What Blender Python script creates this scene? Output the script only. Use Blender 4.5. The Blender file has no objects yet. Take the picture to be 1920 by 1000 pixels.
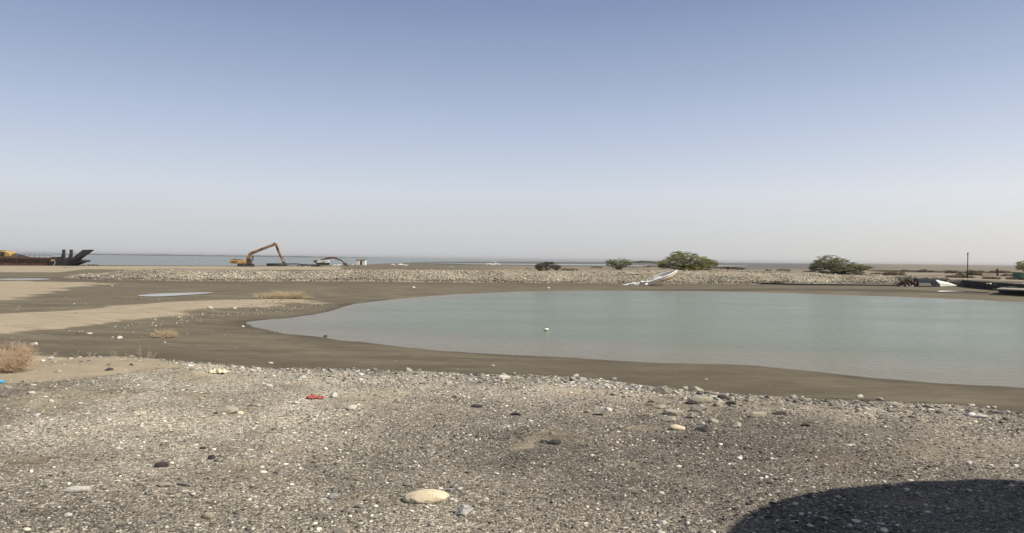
import bpy, math, random
import numpy as np
from mathutils import Vector, Matrix, Euler
R_ = math.radians
rng = np.random.default_rng(7)
random.seed(7)
sc = bpy.context.scene
COL = sc.collection

# ------------------------------------------------------------------ camera
F = 1507.0                      # focal length in photo pixels (1920 wide)
CAMZ = 3.1
PITCH = R_(-0.53); ROLL = R_(0.67)
cam_d = bpy.data.cameras.new('camera'); cam = bpy.data.objects.new('camera', cam_d); COL.objects.link(cam)
cam_d.sensor_width = 36.0; cam_d.lens = 36.0 * F / 1920.0
cam_d.clip_start = 0.05; cam_d.clip_end = 120000
CM = Matrix.Rotation(R_(90) + PITCH, 4, 'X') @ Matrix.Rotation(ROLL, 4, 'Z')
cam.matrix_world = Matrix.Translation((0, 0, CAMZ)) @ CM
sc.camera = cam
CR = np.array(CM.to_3x3())

# ------------------------------------------------------------------ sky, sun, exposure
SUN_EL = R_(44); SUN_DIR = (0.95, -0.31)          # towards the sun, in plan: right and a little behind the camera
w = bpy.data.worlds.new('World'); sc.world = w; w.use_nodes = True
nt = w.node_tree; nt.nodes.clear()
N = nt.nodes.new; Lk = nt.links.new
out = N('ShaderNodeOutputWorld'); bg = N('ShaderNodeBackground'); bg.inputs['Strength'].default_value = 0.1
sky = N('ShaderNodeTexSky'); sky.sky_type = 'NISHITA'; sky.sun_disc = False
sky.sun_elevation = SUN_EL; sky.sun_rotation = math.atan2(SUN_DIR[0], SUN_DIR[1])
sky.air_density = 1.0; sky.dust_density = 2.0; sky.ozone_density = 1.5; sky.altitude = 0
tc = N('ShaderNodeTexCoord'); sep = N('ShaderNodeSeparateXYZ'); Lk(tc.outputs['Generated'], sep.inputs[0])
ramp = N('ShaderNodeValToRGB'); Lk(sep.outputs['Z'], ramp.inputs[0])
e = ramp.color_ramp.elements
SKYR = [(0.0, (5.6, 5.65, 5.75)), (0.03, (5.7, 5.8, 6.0)), (0.08, (5.85, 6.2, 6.85)), (0.15, (4.4, 5.0, 6.4)), (0.22, (3.1, 3.75, 5.3)), (0.30, (2.0, 2.6, 4.2)), (0.45, (1.5, 1.85, 2.7)), (0.7, (1.15, 1.35, 1.8)), (1.0, (1.0, 1.12, 1.4))]
e[0].position = SKYR[0][0]; e[0].color = (*[c / 10 for c in SKYR[0][1]], 1)
e[1].position = SKYR[-1][0]; e[1].color = (*[c / 10 for c in SKYR[-1][1]], 1)
for p, c in SKYR[1:-1]:
    k = e.new(p); k.color = (*[v / 10 for v in c], 1)
sc10 = N('ShaderNodeVectorMath'); sc10.operation = 'SCALE'; sc10.inputs['Scale'].default_value = 10
Lk(ramp.outputs[0], sc10.inputs[0])
mx = N('ShaderNodeMix'); mx.data_type = 'RGBA'; mx.inputs['Factor'].default_value = 0.86
dt = N('ShaderNodeVectorMath'); dt.operation = 'DOT_PRODUCT'; dt.inputs[1].default_value = (SUN_DIR[0], SUN_DIR[1], 0); Lk(tc.outputs['Generated'], dt.inputs[0])
gl = N('ShaderNodeMapRange'); gl.interpolation_type = 'SMOOTHSTEP'; gl.inputs['From Min'].default_value = -.35; gl.inputs['From Max'].default_value = .6; gl.inputs['To Min'].default_value = 0; gl.inputs['To Max'].default_value = 1; Lk(dt.outputs['Value'], gl.inputs['Value'])
gs = N('ShaderNodeMix'); gs.data_type = 'RGBA'; gs.blend_type = 'MULTIPLY'; gs.clamp_result = False; gs.inputs[7].default_value = (1.27, 1.22, 1.14, 1); Lk(gl.outputs[0], gs.inputs[0]); Lk(sc10.outputs[0], gs.inputs[6])     # brighter haze towards the sun
Lk(sky.outputs[0], mx.inputs[6]); Lk(gs.outputs[2], mx.inputs[7])
Lk(mx.outputs[2], bg.inputs['Color']); Lk(bg.outputs[0], out.inputs['Surface'])

sd = bpy.data.lights.new('sun', 'SUN'); sd.energy = 5.0; sd.angle = R_(0.6); sd.color = (1.0, 0.915, 0.77)
so = bpy.data.objects.new('sun', sd); COL.objects.link(so)
sv = Vector((SUN_DIR[0] * math.cos(SUN_EL), SUN_DIR[1] * math.cos(SUN_EL), math.sin(SUN_EL)))
so.rotation_euler = sv.to_track_quat('Z', 'Y').to_euler(); so.location = (30, -20, 60)
sc.view_settings.view_transform = 'Standard'; sc.view_settings.look = 'None'
sc.view_settings.exposure = 0.22; sc.view_settings.gamma = 1.0
sc.render.engine = 'CYCLES'
sc.cycles.max_bounces = 6; sc.cycles.volume_bounces = 0

# ------------------------------------------------------------------ pixel -> world helpers (used to survey the place)
def ray(px, py):
    d = CR @ np.array([(px - 960) / F, -(py - 500) / F, -1.0])
    return d
def at_z(px, py, z):
    d = ray(px, py); t = (z - CAMZ) / d[2]
    return (d[0] * t, d[1] * t)
def at_y(px, py, Y):
    d = ray(px, py); t = Y / d[1]
    return (d[0] * t, Y, CAMZ + d[2] * t)
def poly_z(pts, z): return np.array([at_z(a, b, z) for a, b in pts])

# ------------------------------------------------------------------ numpy noise
def vnoise(x, y, seed=0):
    xi = np.floor(x).astype(np.int64); yi = np.floor(y).astype(np.int64)
    xf = x - xi; yf = y - yi
    def h(a, b):
        n = (a * 374761393 + b * 668265263 + seed * 974634777) & 0x7fffffff
        n = ((n ^ (n >> 13)) * 1274126177) & 0x7fffffff
        return ((n ^ (n >> 16)) & 0xffff) / 65535.0
    u = xf * xf * (3 - 2 * xf); v = yf * yf * (3 - 2 * yf)
    a = h(xi, yi); b = h(xi + 1, yi); c = h(xi, yi + 1); d = h(xi + 1, yi + 1)
    return (a * (1 - u) + b * u) * (1 - v) + (c * (1 - u) + d * u) * v - 0.5
def fbm(x, y, s, o=3, seed=0):
    r = 0; a = 1.0
    for i in range(o):
        r = r + a * vnoise(x * s, y * s, seed + i); s *= 2.03; a *= 0.5
    return r
def sstep(a, b, x):
    t = np.clip((x - a) / (b - a), 0, 1); return t * t * (3 - 2 * t)
def sdist(P, x, y):
    """signed distance to polygon, positive inside"""
    x = np.asarray(x, float); y = np.asarray(y, float)
    best = np.full(x.shape, 1e18); ins = np.zeros(x.shape, bool)
    n = len(P)
    for i in range(n):
        ax, ay = P[i]; bx, by = P[(i + 1) % n]
        dx, dy = bx - ax, by - ay; L = dx * dx + dy * dy + 1e-12
        t = np.clip(((x - ax) * dx + (y - ay) * dy) / L, 0, 1)
        q = (x - ax - t * dx) ** 2 + (y - ay - t * dy) ** 2
        best = np.minimum(best, q)
        if ay != by:
            c = ((ay > y) != (by > y)) & (x < (bx - ax) * (y - ay) / (by - ay) + ax)
            ins ^= c
    d = np.sqrt(best)
    return np.where(ins, d, -d)
def smooth_poly(P, it=2):
    P = np.array(P)
    for _ in range(it):
        Q = np.roll(P, -1, 0)
        P = np.stack([P * .75 + Q * .25, P * .25 + Q * .75], 1).reshape(-1, 2)
    return P

# ------------------------------------------------------------------ survey of the ground
POND = smooth_poly(poly_z([(448, 605), (520, 624), (600, 632), (700, 645), (800, 655), (900, 663), (1000, 668), (1100, 672), (1200, 680), (1300, 682), (1400, 684), (1500, 694), (1600, 706), (1750, 717), (1920, 727), (2350, 760),
    (2600, 600), (2200, 574), (1920, 567), (1750, 559), (1600, 554), (1450, 549), (1300, 546), (1150, 545), (1000, 546), (850, 552), (740, 561), (655, 571), (625, 583), (550, 597), (490, 600)], 0.0), 2)
TERR = np.array([at_z(a, b, 1.5) for a, b in [(-900, 630), (-300, 640), (0, 655), (100, 668), (240, 673), (370, 683), (480, 690), (640, 693), (760, 697), (900, 700), (1000, 704), (1120, 712), (1250, 729), (1400, 742), (1600, 750), (1760, 757), (1920, 768), (2300, 800), (3500, 900)]] + [(60, -60), (-60, -60)])
COAST = np.array([(-20000, 300)] + [at_z(a, b, -0.3) for a, b in [(-400, 492), (0, 495.5), (180, 497), (420, 498.3), (560, 497.3), (700, 496.3), (740, 493.8), (800, 491.3), (900, 490.6), (1180, 492.2)]] + [(700, 2100), (1400, 3600), (3200, 6500), (16000, 30000), (40000, 60000), (0, 90000), (-60000, 60000)])
SANDA = poly_z([(-500, 499), (300, 499.2), (640, 500.2), (640, 506), (400, 507), (160, 505), (112, 511), (-500, 510)], 0.25)
SANDB = smooth_poly(poly_z([(-400, 524), (0, 526.5), (110, 529), (180, 530), (198, 532.5), (140, 540), (90, 549), (0, 566), (-400, 590)], 0.25), 1)
SANDC = smooth_poly(poly_z([(-400, 604), (0, 589), (100, 583), (230, 573), (330, 564), (480, 558), (560, 557), (600, 560), (560, 564), (430, 572), (330, 584), (200, 598), (130, 610), (60, 616), (0, 622), (-400, 650)], 0.3), 1)
PEBC = poly_z([(180, 606), (330, 586), (430, 573), (520, 561), (560, 556), (610, 560), (600, 568), (560, 574), (460, 584), (330, 598), (250, 608)], 0.3)
SANDD = smooth_poly(poly_z([(-200, 655), (50, 666), (240, 671), (375, 688), (330, 696), (60, 716), (-200, 722)], 1.5), 1)
PUD1 = smooth_poly(poly_z([(246, 554), (300, 550), (340, 549), (402, 547.6), (398, 549.5), (350, 553), (290, 556.5)], 0.25), 2)
PUD2 = smooth_poly(poly_z([(-300, 521.8), (60, 521.8), (108, 523), (60, 525.5), (-300, 525.8)], 0.25), 2)
PUD3 = smooth_poly(poly_z([(1757, 546.6), (1796, 546.8), (1860, 550.2), (1850, 551.2), (1790, 548.8), (1757, 549.6)], 0.18), 1)
WET1 = poly_z([(1180, 540), (1450, 541), (1700, 544), (1765, 547), (1860, 551), (1860, 553), (1740, 549), (1500, 543.5), (1200, 541.5)], .2)
WET2 = poly_z([(1395, 530), (1560, 533.5), (1690, 534.5), (1690, 537), (1500, 536), (1390, 533)], .25)
STRIP = np.array([at_z(a, b, 0.1) for a, b in [(800, 494.6), (1000, 495.9), (1190, 497.2), (1400, 499.2), (1400, 500.3), (1190, 499.6), (1000, 497.6), (870, 496.2)]])
# rock bank: foot line, crest height, width of front face
BPX = [(-600, 519), (60, 520), (112, 521), (200, 526), (400, 528), (640, 528.5), (900, 530.5), (1170, 532), (1400, 533.5), (1600, 532), (1700, 533.5), (1795, 537.5), (1865, 546), (1920, 548), (2400, 570)]
BB = np.array([at_z(a, b, 0.25) for a, b in BPX])
BZ = np.array([0.0, 0.0, 0.3, 0.95, 1.08, 1.15, 1.25, 1.38, 1.42, 1.2, 1.1, 0.95, 0.75, 0.7, 0.7])
BW = np.array([5, 5, 5, 6, 6, 6, 6, 6, 6, 6, 6, 1.6, 1.2, 1.2, 1.2])
BP = np.array([3, 3, 4, 6, 7, 8, 12, 35, 55, 60, 70, 80, 80, 80, 80])
def bank(x, y):
    yb = np.interp(x, BB[:, 0], BB[:, 1]); return y - yb
def height(x, y):
    x = np.asarray(x, float); y = np.asarray(y, float)
    dt = sdist(TERR, x, y)
    dp = sdist(POND, x, y)
    n1 = fbm(x, y, 0.35, 3, 11); n2 = fbm(x, y, 1.6, 3, 23)
    mud = np.where(dp > 0, -0.035 * dp, -0.022 * dp)
    mud = np.clip(mud, -0.9, 0.26) + 0.02 * fbm(x, y, 0.12, 2, 5) * sstep(0, 8, -dp)
    h = mud + .007 * fbm(x, y, .8, 4, 19) * (dp > -6)
    dc = sdist(SANDC, x, y); h = h + 0.13 * sstep(-1.5, 2.0, dc)
    # bank of rocks
    t = bank(x, y); cz = np.interp(x, BB[:, 0], BZ); bw = np.interp(x, BB[:, 0], BW); bp = np.interp(x, BB[:, 0], BP)
    bh = cz * sstep(0, 1, t / bw) * (1 - sstep(0, 1, (t - bw - bp) / (14 + bp * .6)))
    far_r = sstep(20, 70, x)
    bh = bh * (1 + 0.24 * fbm(x, y, 0.10, 3, 31)) + .12 * fbm(x, y, .45, 3, 37) * sstep(0, 2.5, t) * (t < 40) * (cz > .3)
    h = h + np.where(t > 0, bh, 0)
    # low dunes on the ground to the right behind the bank
    h = h + np.where(t > 12, 1, 0) * sstep(12, 30, t) * far_r * (0.55 * fbm(x, y * .6, 0.05, 3, 41)) * (1 - sstep(300, 900, y))
    # sea bed
    dco = sdist(COAST, x, y); h = np.where(dco > -120, h * 1.0, h)
    h = h - (0.3 + h) * sstep(-60, 0, dco) * (y > 150) - 1.2 * sstep(0, 60, dco)
    # terrace of gravel the camera stands on
    th = 1.5 + 0.05 * n1 + 0.025 * n2 + 0.012 * fbm(x, y, 6, 2, 3)
    th = th + .07 * np.exp(-(((x - .28) / .45) ** 2 + ((y - 7.35) / .35) ** 2)) * (1 + n2) + 0.04 * np.exp(-((dt - 0.5) / 0.5) ** 2) * (0.6 + fbm(x, y, .8, 2, 77)) 
    k = sstep(-3.4, 0.0, dt + 0.25 * n2)
    h = h * (1 - k) + th * k
    for P, z in ((PUD1, .2), (PUD2, .2)):
        dd = sdist(P, x, y); kk = sstep(-2.5, -.3, dd); h = h * (1 - kk) + z * kk
    return h
def ground(px, py, z0=0.3):
    """where the sight line of a surveyed point meets the ground"""
    d = ray(px, py); ts = np.exp(np.linspace(math.log(3.0), math.log(3000), 2600))
    X = d[0] * ts; Y = d[1] * ts; Z = CAMZ + d[2] * ts
    hz = height(X, Y); i = int(np.argmax(hz > Z)) or len(ts) - 1
    a, b = Z[i - 1] - hz[i - 1], Z[i] - hz[i]; u = a / (a - b + 1e-9)
    return Vector((X[i - 1] + u * (X[i] - X[i - 1]), Y[i - 1] + u * (Y[i] - Y[i - 1]), hz[i - 1] + u * (hz[i] - hz[i - 1])))
def gtone(X, Y, D=None):
    """how pale the gravel is from place to place"""
    if D is None: D = sdist(TERR, X, Y)
    w_ = fbm(X, Y, .5, 3, 91)
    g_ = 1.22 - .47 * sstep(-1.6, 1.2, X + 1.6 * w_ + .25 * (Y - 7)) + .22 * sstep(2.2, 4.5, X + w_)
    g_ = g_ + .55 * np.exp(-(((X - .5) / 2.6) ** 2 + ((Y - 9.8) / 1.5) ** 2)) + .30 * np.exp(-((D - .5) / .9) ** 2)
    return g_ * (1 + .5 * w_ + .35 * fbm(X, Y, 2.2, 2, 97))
def hz1(x, y): return float(height(np.array([x]), np.array([y]))[0])

# ------------------------------------------------------------------ materials
def mat(name, cols, scale=4, rough=.85, bump=0.0, bscale=20, metal=0, spec=.3, stops=None, detail=6, stretch=(1, 1, 1), trans=0):
    m = bpy.data.materials.new(name); m.use_nodes = True; t = m.node_tree; n = t.nodes; l = t.links
    b = n['Principled BSDF']; b.inputs['Roughness'].default_value = rough; b.inputs['Metallic'].default_value = metal
    b.inputs['Specular IOR Level'].default_value = spec
    tcn = n.new('ShaderNodeTexCoord'); mp = n.new('ShaderNodeMapping'); l.new(tcn.outputs['Object'], mp.inputs[0]); mp.inputs['Scale'].default_value = stretch
    nz = n.new('ShaderNodeTexNoise'); nz.inputs['Scale'].default_value = scale; nz.inputs['Detail'].default_value = detail; l.new(mp.outputs[0], nz.inputs['Vector'])
    r = n.new('ShaderNodeValToRGB'); l.new(nz.outputs[0], r.inputs[0])
    cols = [c if len(c) == 4 else (*c, 1) for c in cols]
    stops = stops or [0.3 + 0.4 * i / (max(1, len(cols) - 1)) for i in range(len(cols))]
    r.color_ramp.elements[0].position = stops[0]; r.color_ramp.elements[0].color = cols[0]
    r.color_ramp.elements[1].position = stops[-1]; r.color_ramp.elements[1].color = cols[-1]
    for p, c in list(zip(stops, cols))[1:-1]:
        q = r.color_ramp.elements.new(p); q.color = c
    l.new(r.outputs[0], b.inputs['Base Color'])
    if bump:
        nb = n.new('ShaderNodeTexNoise'); nb.inputs['Scale'].default_value = bscale; nb.inputs['Detail'].default_value = 8; l.new(tcn.outputs['Object'], nb.inputs['Vector'])
        bp = n.new('ShaderNodeBump'); bp.inputs['Strength'].default_value = bump; bp.inputs['Distance'].default_value = 0.02
        l.new(nb.outputs[0], bp.inputs['Height']); l.new(bp.outputs[0], b.inputs['Normal'])
    return m
def mat_attr(name, rough=.9, spec=.2, scale=30, bump=.4, var=(.75, 1.2)):
    """colour of each stone from its own attribute, with mottling"""
    m = bpy.data.materials.new(name); m.use_nodes = True; t = m.node_tree; n = t.nodes; l = t.links
    b = n['Principled BSDF']; b.inputs['Roughness'].default_value = rough; b.inputs['Specular IOR Level'].default_value = spec
    a = n.new('ShaderNodeAttribute'); a.attribute_name = 'col'
    tcn = n.new('ShaderNodeTexCoord'); nz = n.new('ShaderNodeTexNoise'); nz.inputs['Scale'].default_value = scale; nz.inputs['Detail'].default_value = 4; l.new(tcn.outputs['Object'], nz.inputs['Vector'])
    mr = n.new('ShaderNodeMapRange'); mr.inputs['From Min'].default_value = .3; mr.inputs['From Max'].default_value = .7; mr.inputs['To Min'].default_value = var[0]; mr.inputs['To Max'].default_value = var[1]
    l.new(nz.outputs[0], mr.inputs['Value'])
    vm = n.new('ShaderNodeVectorMath'); vm.operation = 'SCALE'; l.new(a.outputs['Color'], vm.inputs[0]); l.new(mr.outputs[0], vm.inputs['Scale'])
    l.new(vm.outputs[0], b.inputs['Base Color'])
    if bump:
        bp = n.new('ShaderNodeBump'); bp.inputs['Strength'].default_value = bump; bp.inputs['Distance'].default_value = .01; l.new(nz.outputs[0], bp.inputs['Height']); l.new(bp.outputs[0], b.inputs['Normal'])
    return m

# ------------------------------------------------------------------ object helpers
def tag(o, label=None, cat=None, group=None, kind=None):
    if label: o['label'] = label
    if cat: o['category'] = cat
    if group: o['group'] = group
    if kind: o['kind'] = kind
    return o
def empty(name, loc, rz=0):
    o = bpy.data.objects.new(name, None); COL.objects.link(o); o.location = loc; o.rotation_euler = (0, 0, rz); o.empty_display_size = .2
    return o
def npmesh(name, V, Fc, m, parent=None, smooth=False, col=None, mats=None):
    """V (n,3), Fc (k,3|4) numpy arrays"""
    me = bpy.data.meshes.new(name); V = np.asarray(V, np.float32); Fc = np.asarray(Fc, np.int32); k = Fc.shape[1]
    me.vertices.add(len(V)); me.vertices.foreach_set('co', V.ravel())
    me.loops.add(Fc.size); me.loops.foreach_set('vertex_index', Fc.ravel())
    me.polygons.add(len(Fc)); me.polygons.foreach_set('loop_start', np.arange(0, Fc.size, k, dtype=np.int32)); me.polygons.foreach_set('loop_total', np.full(len(Fc), k, np.int32))
    if smooth: me.polygons.foreach_set('use_smooth', np.ones(len(Fc), bool))
    me.update(calc_edges=True); me.validate()
    if col is not None:
        at = me.color_attributes.new('col', 'FLOAT_COLOR', 'POINT')
        at.data.foreach_set('color', np.hstack([col, np.ones((len(col), 1))]).astype(np.float32).ravel())
    me.materials.append(m)
    o = bpy.data.objects.new(name, me); COL.objects.link(o)
    if parent: o.parent = parent
    return o
class MB:
    """collects shapes, then links them as one mesh object"""
    def __init__(s): s.v = []; s.f = []
    def add(s, vs, fs):
        k = len(s.v); s.v += [tuple(v) for v in vs]; s.f += [tuple(k + i for i in f) for f in fs]; return s
    def box(s, x0, x1, y0, y1, z0, z1, M=None):
        vs = [(x, y, z) for x in (x0, x1) for y in (y0, y1) for z in (z0, z1)]
        if M is not None: vs = [M @ Vector(v) for v in vs]
        return s.add(vs, [(0, 1, 3, 2), (4, 6, 7, 5), (0, 4, 5, 1), (2, 3, 7, 6), (0, 2, 6, 4), (1, 5, 7, 3)])
    def prism(s, pts, y0, y1, M=None):
        n = len(pts); vs = [(x, y0, z) for x, z in pts] + [(x, y1, z) for x, z in pts]
        if M is not None: vs = [M @ Vector(v) for v in vs]
        return s.add(vs, [tuple(range(n)), tuple(range(2 * n - 1, n - 1, -1))] + [(i, i + n, (i + 1) % n + n, (i + 1) % n) for i in range(n)])
    def tube(s, p, r, n=8, caps=True):
        p = [Vector(q) for q in p]; r = r if isinstance(r, (list, tuple)) else [r] * len(p); vs = []
        for i, q in enumerate(p):
            t = (p[min(i + 1, len(p) - 1)] - p[max(i - 1, 0)]).normalized()
            a = t.cross(Vector((0, 0, 1)) if abs(t.z) < .9 else Vector((1, 0, 0))).normalized(); b = t.cross(a)
            vs += [q + (a * math.cos(k * math.tau / n) + b * math.sin(k * math.tau / n)) * r[i] for k in range(n)]
        fs = [(i * n + k, i * n + (k + 1) % n, (i + 1) * n + (k + 1) % n, (i + 1) * n + k) for i in range(len(p) - 1) for k in range(n)]
        if caps: fs += [tuple(range(n - 1, -1, -1)), tuple(range((len(p) - 1) * n, len(p) * n))]
        return s.add(vs, fs)
    def beam(s, a, b, w, d0, d1):
        """box girder from a to b, width w (y), depth d0 at a, d1 at b, in the xz plane"""
        a, b = Vector(a), Vector(b); t = (b - a).normalized(); n = Vector((0, 1, 0)).cross(t).normalized()
        vs = []
        for q, d in ((a, d0), (b, d1)):
            for sy in (-1, 1):
                for sn in (-1, 1): vs.append(q + n * sn * d / 2 + Vector((0, sy * w / 2, 0)))
        return s.add(vs, [(0, 1, 3, 2), (4, 6, 7, 5), (0, 4, 5, 1), (2, 3, 7, 6), (0, 2, 6, 4), (1, 5, 7, 3)])
    def build(s, name, m, parent=None, bevel=0, smooth=False, seg=2):
        me = bpy.data.meshes.new(name); me.from_pydata(s.v, [], s.f); me.materials.append(m)
        import bmesh
        bm = bmesh.new(); bm.from_mesh(me); bmesh.ops.recalc_face_normals(bm, faces=bm.faces); bm.to_mesh(me); bm.free()
        o = bpy.data.objects.new(name, me); COL.objects.link(o)
        if parent: o.parent = parent
        if bevel:
            b = o.modifiers.new('bevel', 'BEVEL'); b.width = bevel; b.segments = seg; b.limit_method = 'ANGLE'; b.angle_limit = R_(30)
        if smooth or bevel:
            for p in me.polygons: p.use_smooth = True
            if bevel: 
                wn = o.modifiers.new('normals', 'WEIGHTED_NORMAL'); wn.keep_sharp = True
        return o

# ------------------------------------------------------------------ the ground sheet
def ground_material():
    m = bpy.data.materials.new('ground'); m.use_nodes = True; t = m.node_tree; n = t.nodes; l = t.links
    b = n['Principled BSDF']; b.inputs['Specular IOR Level'].default_value = .25
    geo = n.new('ShaderNodeNewGeometry')
    def noise(scale, det=5, st=(1, 1, 1), dist=0):
        mp = n.new('ShaderNodeMapping'); mp.inputs['Scale'].default_value = st; l.new(geo.outputs['Position'], mp.inputs[0])
        q = n.new('ShaderNodeTexNoise'); q.inputs['Scale'].default_value = scale; q.inputs['Detail'].default_value = det; q.inputs['Distortion'].default_value = dist; l.new(mp.outputs[0], q.inputs['Vector']); return q.outputs[0]
    def ramp(v, st):
        r = n.new('ShaderNodeValToRGB'); l.new(v, r.inputs[0]); e = r.color_ramp.elements
        e[0].position = st[0][0]; e[0].color = (*st[0][1], 1); e[1].position = st[-1][0]; e[1].color = (*st[-1][1], 1)
        for p, c in st[1:-1]:
            q = e.new(p); q.color = (*c, 1)
        return r.outputs[0]
    def mixc(f, a, b2, blend='MIX'):
        q = n.new('ShaderNodeMix'); q.data_type = 'RGBA'; q.blend_type = blend
        for s, v in ((0, f), (6, a), (7, b2)):
            if hasattr(v, 'is_linked') or hasattr(v, 'links'): l.new(v, q.inputs[s])
            else: q.inputs[s].default_value = v if s == 0 else (*v, 1)
        return q.outputs[2]
    def mth(op, a, b2=0.0, c=None):
        q = n.new('ShaderNodeMath'); q.operation = op
        for s, v in ((0, a), (1, b2), (2, c)):
            if v is None: continue
            if hasattr(v, 'links'): l.new(v, q.inputs[s])
            else: q.inputs[s].default_value = v
        return q.outputs[0]
    a1 = n.new('ShaderNodeAttribute'); a1.attribute_name = 'm1'; s1 = n.new('ShaderNodeSeparateColor'); l.new(a1.outputs['Color'], s1.inputs[0])
    a2 = n.new('ShaderNodeAttribute'); a2.attribute_name = 'm2'; s2 = n.new('ShaderNodeSeparateColor'); l.new(a2.outputs['Color'], s2.inputs[0])
    sand, grav, wet = s1.outputs[0], s1.outputs[1], s1.outputs[2]
    scrub, tidal, rub = s2.outputs[0], s2.outputs[1], s2.outputs[2]; rbk = a2.outputs['Alpha']
    # mud
    mud = ramp(noise(.5, 8, (.5, 1.6, 1), .6), [(.34, (.112, .096, .067)), (.5, (.150, .128, .088)), (.66, (.195, .168, .118))])
    mud = mixc(mth('MULTIPLY', noise(9, 6), .35), mud, (.090, .076, .054))
    mud = mixc(mth('MULTIPLY', mth('GREATER_THAN', noise(5, 10, (.5, 1.4, 1)), .62), .5), mud, (.075, .063, .045))
    mud = mixc(mth('MULTIPLY', mth('GREATER_THAN', noise(2.4, 10, (.5, 1.4, 1)), .6), .35), mud, (.25, .215, .155))
    mud = mixc(wet, mud, ramp(noise(1.4, 6), [(.3, (.072, .060, .039)), (.7, (.095, .080, .054))]))
    # sand
    sa = ramp(noise(1.2, 8, (.6, 1.4, 1)), [(.3, (.285, .24, .172)), (.7, (.38, .325, .24))])
    nb = noise(1.1, 7); sf = mth('SMOOTHSTEP' if False else 'ADD', sand, mth('MULTIPLY', mth('SUBTRACT', nb, .5), .9)); sf = mth('ADD', sf, mth('MULTIPLY', mth('SUBTRACT', noise(11, 6), .5), .7))
    mr = n.new('ShaderNodeMapRange'); mr.interpolation_type = 'SMOOTHSTEP'; mr.inputs['From Min'].default_value = .3; mr.inputs['From Max'].default_value = .72; l.new(sf, mr.inputs['Value'])
    c = mixc(mr.outputs[0], mud, sa)
    # gravel: every grain its own cell
    def vor(scale, st=(1, 1, 1)):
        v = n.new('ShaderNodeTexVoronoi'); v.inputs['Scale'].default_value = scale; v.inputs['Randomness'].default_value = 1; 
        mp = n.new('ShaderNodeMapping'); mp.inputs['Scale'].default_value = st; l.new(geo.outputs['Position'], mp.inputs[0]); l.new(mp.outputs[0], v.inputs['Vector']); return v
    v1 = vor(45); v2 = vor(110)
    sc1 = n.new('ShaderNodeSeparateColor'); l.new(v1.outputs['Color'], sc1.inputs[0])
    sc2 = n.new('ShaderNodeSeparateColor'); l.new(v2.outputs['Color'], sc2.inputs[0])
    stones = [(0, (.075, .068, .057)), (.3, (.138, .125, .103)), (.65, (.235, .215, .178)), (.88, (.355, .325, .272)), (1, (.58, .54, .46))]
    g1 = ramp(sc1.outputs[0], stones); g2 = ramp(sc2.outputs[0], stones)
    gv = mixc(mth('GREATER_THAN', sc1.outputs[1], .55), g2, g1)
    tone = ramp(noise(.33, 4), [(.35, (.78, .76, .75)), (.5, (.95, .93, .92)), (.66, (1.15, 1.13, 1.10))])
    gv = mixc(1.0, gv, tone, 'MULTIPLY')
    dusty = mth('MULTIPLY', mth('GREATER_THAN', noise(.9, 8), .60), .55)
    gv = mixc(dusty, gv, (.25, .21, .155))
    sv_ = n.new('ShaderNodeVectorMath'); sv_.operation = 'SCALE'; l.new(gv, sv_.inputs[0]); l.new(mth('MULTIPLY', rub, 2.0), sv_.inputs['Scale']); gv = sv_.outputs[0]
    grf = mth('ADD', grav, mth('MULTIPLY', mth('SUBTRACT', noise(3, 6), .5), .8))
    mr2 = n.new('ShaderNodeMapRange'); mr2.interpolation_type = 'SMOOTHSTEP'; mr2.inputs['From Min'].default_value = .35; mr2.inputs['From Max'].default_value = .65; l.new(grf, mr2.inputs['Value'])
    c = mixc(mr2.outputs[0], c, gv)
    # scrub land and tidal flats
    sb = ramp(noise(.09, 10, (.35, .9, 1)), [(.3, (.10, .08, .055)), (.43, (.17, .14, .105)), (.52, (.25, .21, .16)), (.7, (.33, .285, .22))])
    c = mixc(scrub, c, sb)
    c = mixc(rbk, c, ramp(noise(2.2, 8, (1, 1, .6)), [(.3, (.17, .145, .11)), (.5, (.27, .235, .18)), (.7, (.36, .315, .245))]))
    td = ramp(noise(.02, 6, (.15, 1, 1)), [(.35, (.095, .095, .095)), (.7, (.15, .143, .135))])
    c = mixc(tidal, c, td)
    l.new(c, b.inputs['Base Color'])
    rr = mth('SUBTRACT', .95, mth('MULTIPLY', wet, .18)); l.new(rr, b.inputs['Roughness'])
    # relief
    hg = mth('MULTIPLY', mth('SUBTRACT', 1.0, v1.outputs['Distance']), mr2.outputs[0])
    hh = mth('ADD', mth('MULTIPLY', hg, .014), mth('MULTIPLY', noise(14, 8), .010))
    bp = n.new('ShaderNodeBump'); bp.inputs['Strength'].default_value = .8; bp.inputs['Distance'].default_value = 1.0; l.new(hh, bp.inputs['Height']); l.new(bp.outputs[0], b.inputs['Normal'])
    return m

ang = np.concatenate([np.linspace(-180, -42, 60)[:-1], np.linspace(-42, -35, 30)[:-1], np.linspace(-35, 35, 760)[:-1], np.linspace(35, 42, 30)[:-1], np.linspace(42, 180, 60)])
ang = R_(1) * ang
def logs(a, b, st): return np.exp(np.arange(math.log(a), math.log(b), st))
rad = np.concatenate([[0.05], logs(.4, 3, .12), logs(3, 14, .006), logs(14, 140, .0055), logs(140, 500, .012), logs(500, 90000, .06)])
A, Rr = np.meshgrid(ang, rad)
GX = np.sin(A) * Rr; GY = np.cos(A) * Rr
GZ = height(GX, GY)
nr, nc = GX.shape
I = np.arange(nr * nc).reshape(nr, nc)
FQ = np.stack([I[:-1, :-1], I[:-1, 1:], I[1:, 1:], I[1:, :-1]], -1).reshape(-1, 4)
gm = ground_material()
go = npmesh('ground', np.stack([GX, GY, GZ], -1).reshape(-1, 3), FQ, gm, smooth=True)
tag(go, kind='structure')
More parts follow.
